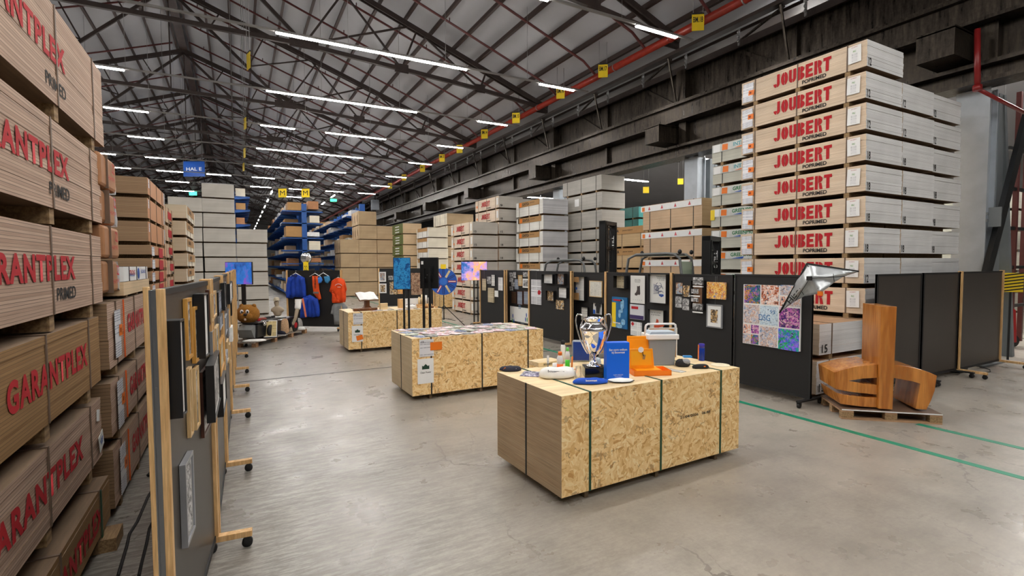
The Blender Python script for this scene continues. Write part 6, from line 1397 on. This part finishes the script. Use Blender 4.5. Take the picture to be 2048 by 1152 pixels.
# ---------------------------------------------------------------- cantilever racks
lv = [.35, 1.2, 2.1, 2.95, 3.95, 4.95, 5.75]
goods_m = [m_kraft, m_card, E_GRYL, m_film, E_CRML, E_SIK, m_paper if False else fm_wht, E_KRFL]
GMc = {}
def goods_mesh(k_, r):
    if k_ not in GMc: GMc[k_] = [MB().box(-.5, -.5, 0, .5, .5, 1).mesh('goods', q) for q in goods_m]
    return GMc[k_][r]
cnt = 0
def rack(x, y0, nb, sides, label, levels=lv, zt=6.2, pitch=2.0, arm=1.15, dense=1, seed=5):
    t = thing('cantilever_rack', label, 'rack', (x, y0, 0)); r = random.Random(seed)
    for j in range(nb):
        y = j*pitch
        MB().box(-.14, y-.1, 0, .14, y+.1, zt).build('upright', m_bluer, t)
        bb = MB()
        for z in levels:
            for sd in sides:
                bb.prism([(sd*.14, z-.22), (sd*arm, z-.07), (sd*arm, z), (sd*.14, z)], y-.05, y+.05)
        bb.build('arm_set', m_bluer, t)
    for z in levels:
        for sd in sides: MB().box(min(sd*.16, sd*arm), -.1, z, max(sd*.16, sd*arm), (nb-1)*pitch, z+.04).build('shelf', m_bluer, t)
    for z in (1.0, 3.0, 5.0): MB().box(-.03, 0, z, .03, (nb-1)*pitch, z+.05).build('brace_rail', m_bluer, t)
    global cnt
    for j in range(nb-1):
        for li, z in enumerate(levels):
            for sd in sides:
                if r.random() < .1: continue
                k_ = r.randint(0, len(goods_m)-1); h = r.uniform(.18, .62) if li < len(levels)-1 else r.uniform(.2, .7); wx = r.uniform(.5, .9); ly = r.uniform(.6, 1.0)*pitch
                o = bpy.data.objects.new('goods_pack', goods_mesh('g', k_)); col.objects.link(o)
                o.scale = (wx, ly*.9, h); o.location = (x+sd*(.2+wx/2), y0+(j+.5)*pitch, z+.042); cnt += 1
                tag(o, 'small pack on %s shelf, bay %s, %s side of the %s' % (nth(li+1), ORD[j+1] if j < 20 else str(j), 'left' if sd < 0 else 'right', label.split(',')[0]), 'pack', 'packs stored on the blue racks')
    return t
rack(3.95, 37.2, 12, (-1, 1), 'central blue cantilever rack, between the two far aisles')
rack(8.35, 38.7, 14, (-1,), 'right blue cantilever rack, behind the tan kraft packs', zt=6.6, seed=8)
rack(-.15, 44, 6, (1, -1), 'left blue cantilever rack, behind the grey stacks', levels=[4.2, 5.3, 6.4, 7.4], zt=7.8, seed=9)
def bigbox(px0, py0, px1, py1, Y, m, label, dx=1.0):
    a = onY(px0, py0, Y); b_ = onY(px1, py1, Y); o = MB().box(0, 0, 0, b_.x-a.x, 1.6, a.z-b_.z).build('carton_pack', m, None, (a.x, Y, b_.z)); tag(o, label, 'pack', 'cartons at the near end of the central blue rack'); return o
bigbox(575, 404, 603, 421, 35.4, m_card, 'large brown carton on the top left shelf end'); bigbox(572, 452, 605, 474, 35.4, m_card, 'large brown carton on the middle left shelf end')
bigbox(616, 402, 637, 419, 35.4, m_kraft, 'tan wrapped pack on the top right shelf end'); bigbox(619, 431, 639, 446, 35.4, E_CRML, 'pale tube pack on the second right shelf end'); bigbox(614, 464, 639, 473, 35.4, fm_wht, 'white and tan pack on the third right shelf end'); bigbox(618, 482, 641, 500, 35.4, E_CRML, 'pale tube crate on the fourth right shelf end'); bigbox(620, 516, 642, 524, 35.4, m_kraft, 'flat brown pack on the lowest right shelf end')
c = onY(603, 400, 35.2)
t = thing('rack_end_frame', 'blue end frame with arms at the near end of the central rack', 'rack', (c.x, 35.3, 0)); MB().box(-.0, 0, 0, .3, .3, 6.15).build('upright', m_bluer, t)
for z in (2.25, 3.1, 3.9, 4.85, 5.62): MB().box(-1.15, 0, z, 1.3, 1.7, z+.06).build('shelf', m_bluer, t)
c = onY(728, 420, 35.8)
t = thing('rack_end_wall', 'blue end upright and grille behind the tan kraft packs', 'rack', (c.x-.1, 38.45, 0)); MB().box(.35, 0, 0, .75, .3, 6.7).build('upright', m_bluer, t)
for k_ in range(9): MB().box(.45, .5+k_*1.2, 4.4, .52, .6+k_*1.2, 6.6).build('back_bar', m_bluer, t)
o = MB().box(.62, 29.3-30, 0, .9, 30.5-30, .9).build('column_guard', m_card, None, (.62-.1, 30, 0)); tag(o, 'brown cardboard edge guard on the floor beside the grey stacks', 'guard')
# convex mirror
c = onY(612, 516, 34.8); t = thing('convex_mirror', 'round convex safety mirror at the near end of the blue rack', 'mirror', c, CF); MB().ball((0, 0, 0), (.36, .1, .36), 24, 12).build('mirror_glass', chrome, t); MB().tube([(.36*math.cos(a*PI/12), 0, .36*math.sin(a*PI/12)) for a in range(25)], .02, 6).build('rim', m_fk, t); MB().tube([(0, .05, 0), (.1, .5, .05)], .03, 6).build('bracket', m_fk, t)
o = MB().box(-.16, -.02, -.45, .16, .02, .45).build('aisle_sign', m_yellow, None, onY(612, 538, 34.6), CF); MB().box(-.03, .02, -2.0, .03, .06, .45).build('sign_pole', m_fk, o) if False else None; tag(o, 'narrow yellow aisle sign below the convex mirror', 'sign'); text('22', m_blk, (0, -.025, .05), .2, .3, o, '-y', .0); MB().box(-.03, .02, -o.location.z, .03, .06, .45).build('sign_pole', m_fk, o)
# hanging signs
def hang(px, py, X, w_, h_, s_, label, mm=m_yellow, face=None, Y=None, tm_=m_blk, ts=(.8, .35), up=2.0, bold=.02, dots=True):
    p = onX(px, py, X) if Y is None else onY(px, py, Y)
    up = (RZ-abs(p.x-RX)*SL+.56 if p.x < 13 else 9.3+(p.x-X2+.9)*(5.6/15.9))-p.z-h_/2
    t = thing('hanging_sign', label, 'sign', p, CF-.12 if face is None else face)
    MB().box(-w_/2, -.006, -h_/2, w_/2, .006, h_/2).build('sign_board', mm, t); MB().box(-w_/2, -.01, h_/2, w_/2, .03, h_/2+.04).build('top_bar', m_fk, t)
    if s_: text(s_, tm_, (0, -.009, h_*.18 if dots else 0), w_*ts[0], h_*ts[1], t, '-y', bold)
    for sx in (-1, 1): MB().tube([(sx*w_*.4, 0, h_/2), (sx*w_*.4, 0, h_/2+up)], .008, 4).build('suspension_wire', m_galv, t)
    return t
for (px, py, s_, w_) in ((1396, 45, 'BM.18', .34), (1206, 142, 'BM.17', .34), (1121, 186, 'BM.16', .34), (1032, 236, 'BM.15', .36), (969, 268, 'BM.14', .36), (919, 298, 'BM.13', .36), (884, 316, 'BM.12', .36), (845, 337, 'BM.11', .36), (808, 355, 'BM.10', .36), (780, 372, 'BM.9', .36)):
    cnt_sign = cnt_sign+1 if 'cnt_sign' in globals() else 1
    X_ = 11.9; p = onX(px, py, X_); zr = RZ-(X_-RX)*SL+.15
    hang(px, py, X_, w_*1.0, w_*1.35, s_, 'yellow hanging location sign beside the red pipe, %s from the right' % nth(cnt_sign), up=max(.3, zr-p.z-.3))
for i, (px, py, Y) in enumerate(((497, 122, 18.4), (490, 247, 25.6), (489, 306, 30.6), (487, 334, 36.1))):
    t = hang(px, py, 0, .34, .5, None, 'folded yellow aisle sign on a long wire, %s from the top' % nth(i+1), Y=Y, up=1.8, face=math.radians(-75))
hang(388, 338, 0, 1.5, 1.05, 'HAL E', 'blue hanging hall sign with white letters', m_blue, YAW*-1, 42, m_white, (.72, .22), 2.6, .02, False)
hang(565, 386, 0, .62, .62, 'M', 'yellow sign with black letter, left one of two', Y=40, up=1.2, ts=(.6, .55), bold=.0, dots=False); hang(611, 386, 0, .62, .62, 'M', 'yellow sign with black letter, right one of two', Y=40, up=1.2, ts=(.6, .55), bold=.0, dots=False)
def exitl(px, py, Y, label):
    p = onY(px, py, Y); t = thing('exit_light', label, 'exit sign', p, CF); MB().box(-.3, -.04, -.15, .3, .04, .15).build('lamp_box', flat('exit_green', sr(60, 220, 150), .4, 0, 0, 1, 2.0), t); MB().tube([(0, 0, .15), (0, 0, RZ-abs(p.x-RX)*SL+.5-p.z)], .01, 4).build('suspension_wire', m_galv, t)
exitl(386, 387, 50, 'green lit exit sign at far left below the hall sign'); exitl(667, 400, 52, 'green lit exit sign above the right blue rack')
for i, (px, py) in enumerate(((1292, 380), (1361, 363), (1402, 340), (1999, 268))):
    hang(px, py, 20+3*(i % 2), .32, .34, None, 'small yellow sign in the neighbouring hall, %s from the left' % nth(i+1), up=3.2-.0)
# neighbouring hall: stock and rack seen through the gap on the right
column('board_pack', 'white and green labelled pack in the neighbouring hall at right edge', 20.5, 6.2, 1.3, 2.4, [.62*q for q in range(7, 0, -1)], E_GP, E_GP, 'packs in the neighbouring hall', lambda t, i, h: text('G', m_greenpk if False else flat('teal_letter', sr(20, 140, 130), .6), (-.012, .3, h*.5), .2, .26, t, '-x', .03), m_straps, .08)
def strut(name, label, a, b_, X, w_, h_, m):
    p = onY(a[0], a[1], X); q = onY(b_[0], b_[1], X); d = q-p; p2 = p+d*(p.z/(p.z-q.z)); top = p-d*.12
    t = thing(name, label, 'brace', (p2.x, p2.y, 0)); MB().bar((0, 0, 0), top-p2, w_, h_).build('brace_beam', m, t); MB().box(-.2, -.05, 0, .25, .25, .02).build('base_plate', m, t); return t
strut('raking_brace', 'black heavy diagonal steel brace at the right edge', (2046, 262), (1976, 535), 4.49, .09, .24, m_fk)
t = thing('rack_ladder', 'dark red rack frame with rungs in the neighbouring hall', 'rack', (17.6, onX(2034, 420, 17.6).y, 0)); MB().box(0, 0, 0, .1, .1, 6.5).build('upright', m_darkpipe, t); MB().box(1.3, .2, 0, 1.4, .3, 6.5).build('upright', m_darkpipe, t)
for z in (1, 2.0, 3.0, 4.0, 5.0): MB().box(-.5, .02, z, 3.4, .08, z+.08).build('rung', m_fk, t)
p = onX(2023, 566, 15.0); t = thing('striped_guard', 'yellow and black striped padding hung at the right edge', 'guard', (p.x, p.y, p.z), CF*1.9); MB().box(-.03, .04, -p.z/.62, .03, .08, .3).build('stand_post', m_fk, t)
t.scale = (.62, .62, .62); MB().box(-.28, 0, -.32, .32, .04, .36).build('pad', m_yellow, t)
for k_ in range(6): MB().prism([(-.28, -.32+k_*.11), (.32, -.22+k_*.11), (.32, -.175+k_*.11), (-.28, -.275+k_*.11)], -.003, 0).build('black_stripe', m_blk, t)
p = onX(2014, 700, 17.2); p.z = 0; t = thing('hose_reel', 'red trolley with white-edged mark and black wheel at far right', 'trolley', (p.x, p.y, 0), CF)
MB().prism([(-.25, .12), (-.22, .85), (0, 1.1), (.2, .95), (.25, .12)], 0, .35).build('red_cover', flat('bright_red_paint', sr(170, 22, 26), .35), t, bevel=.02); MB().lathe([(.04, -.05), (.16, -.05), (.16, .05), (.04, .05)], 20, M=Matrix.Translation((.2, .1, .16)) @ Matrix.Rotation(PI/2, 4, 'X')).build('wheel', m_rubber, t); text('7', m_white, (-.1, -.004, .75), .16, .22, t, '-y', .03)
t = thing('control_cabinet', 'small pale grey cabinet mounted under the girder at the far end', 'cabinet', onX(750, 412, 12.6)); MB().box(-.35, -.3, -.4, .35, .3, .6).build('cabinet_body', m_col, t); MB().tube([(0, 0, .6), (0, 0, 1.6)], .06, 6).build('riser', m_fk, t)
# cables on the floor
def cable(pts, label, r=.011):
    o = MB().tube([onZ(x, y, r) for x, y in pts], r, 6).build('floor_cable', m_rubber); tag(o, label, 'cable')
cq = lambda x, y: (x/2.88, 752+y/2.88)
cable([cq(*p) for p in ((680, 1150), (700, 1080), (730, 980), (745, 910), (790, 840), (825, 760), (850, 700), (880, 650), (915, 620))], 'thick black cable on the floor between left stacks and panels')
cable([cq(*p) for p in ((800, 1150), (815, 1080), (845, 960), (860, 880), (890, 820), (925, 760))], 'second black cable on the floor nearer the left panels')
cable([cq(*p) for p in ((850, 572), (875, 545), (905, 525), (912, 548), (880, 572), (850, 575))], 'short coiled black cable on the floor behind the left panels')
cq2 = lambda x, y: (1720+x/4.43, 520+y/4.43)
cable([cq2(*p) for p in ((870, 985), (1000, 1004), (1090, 1000), (1155, 990), (1150, 970), (1100, 955), (1060, 950))], 'thin black cable looped on the floor behind the right panels', .008)
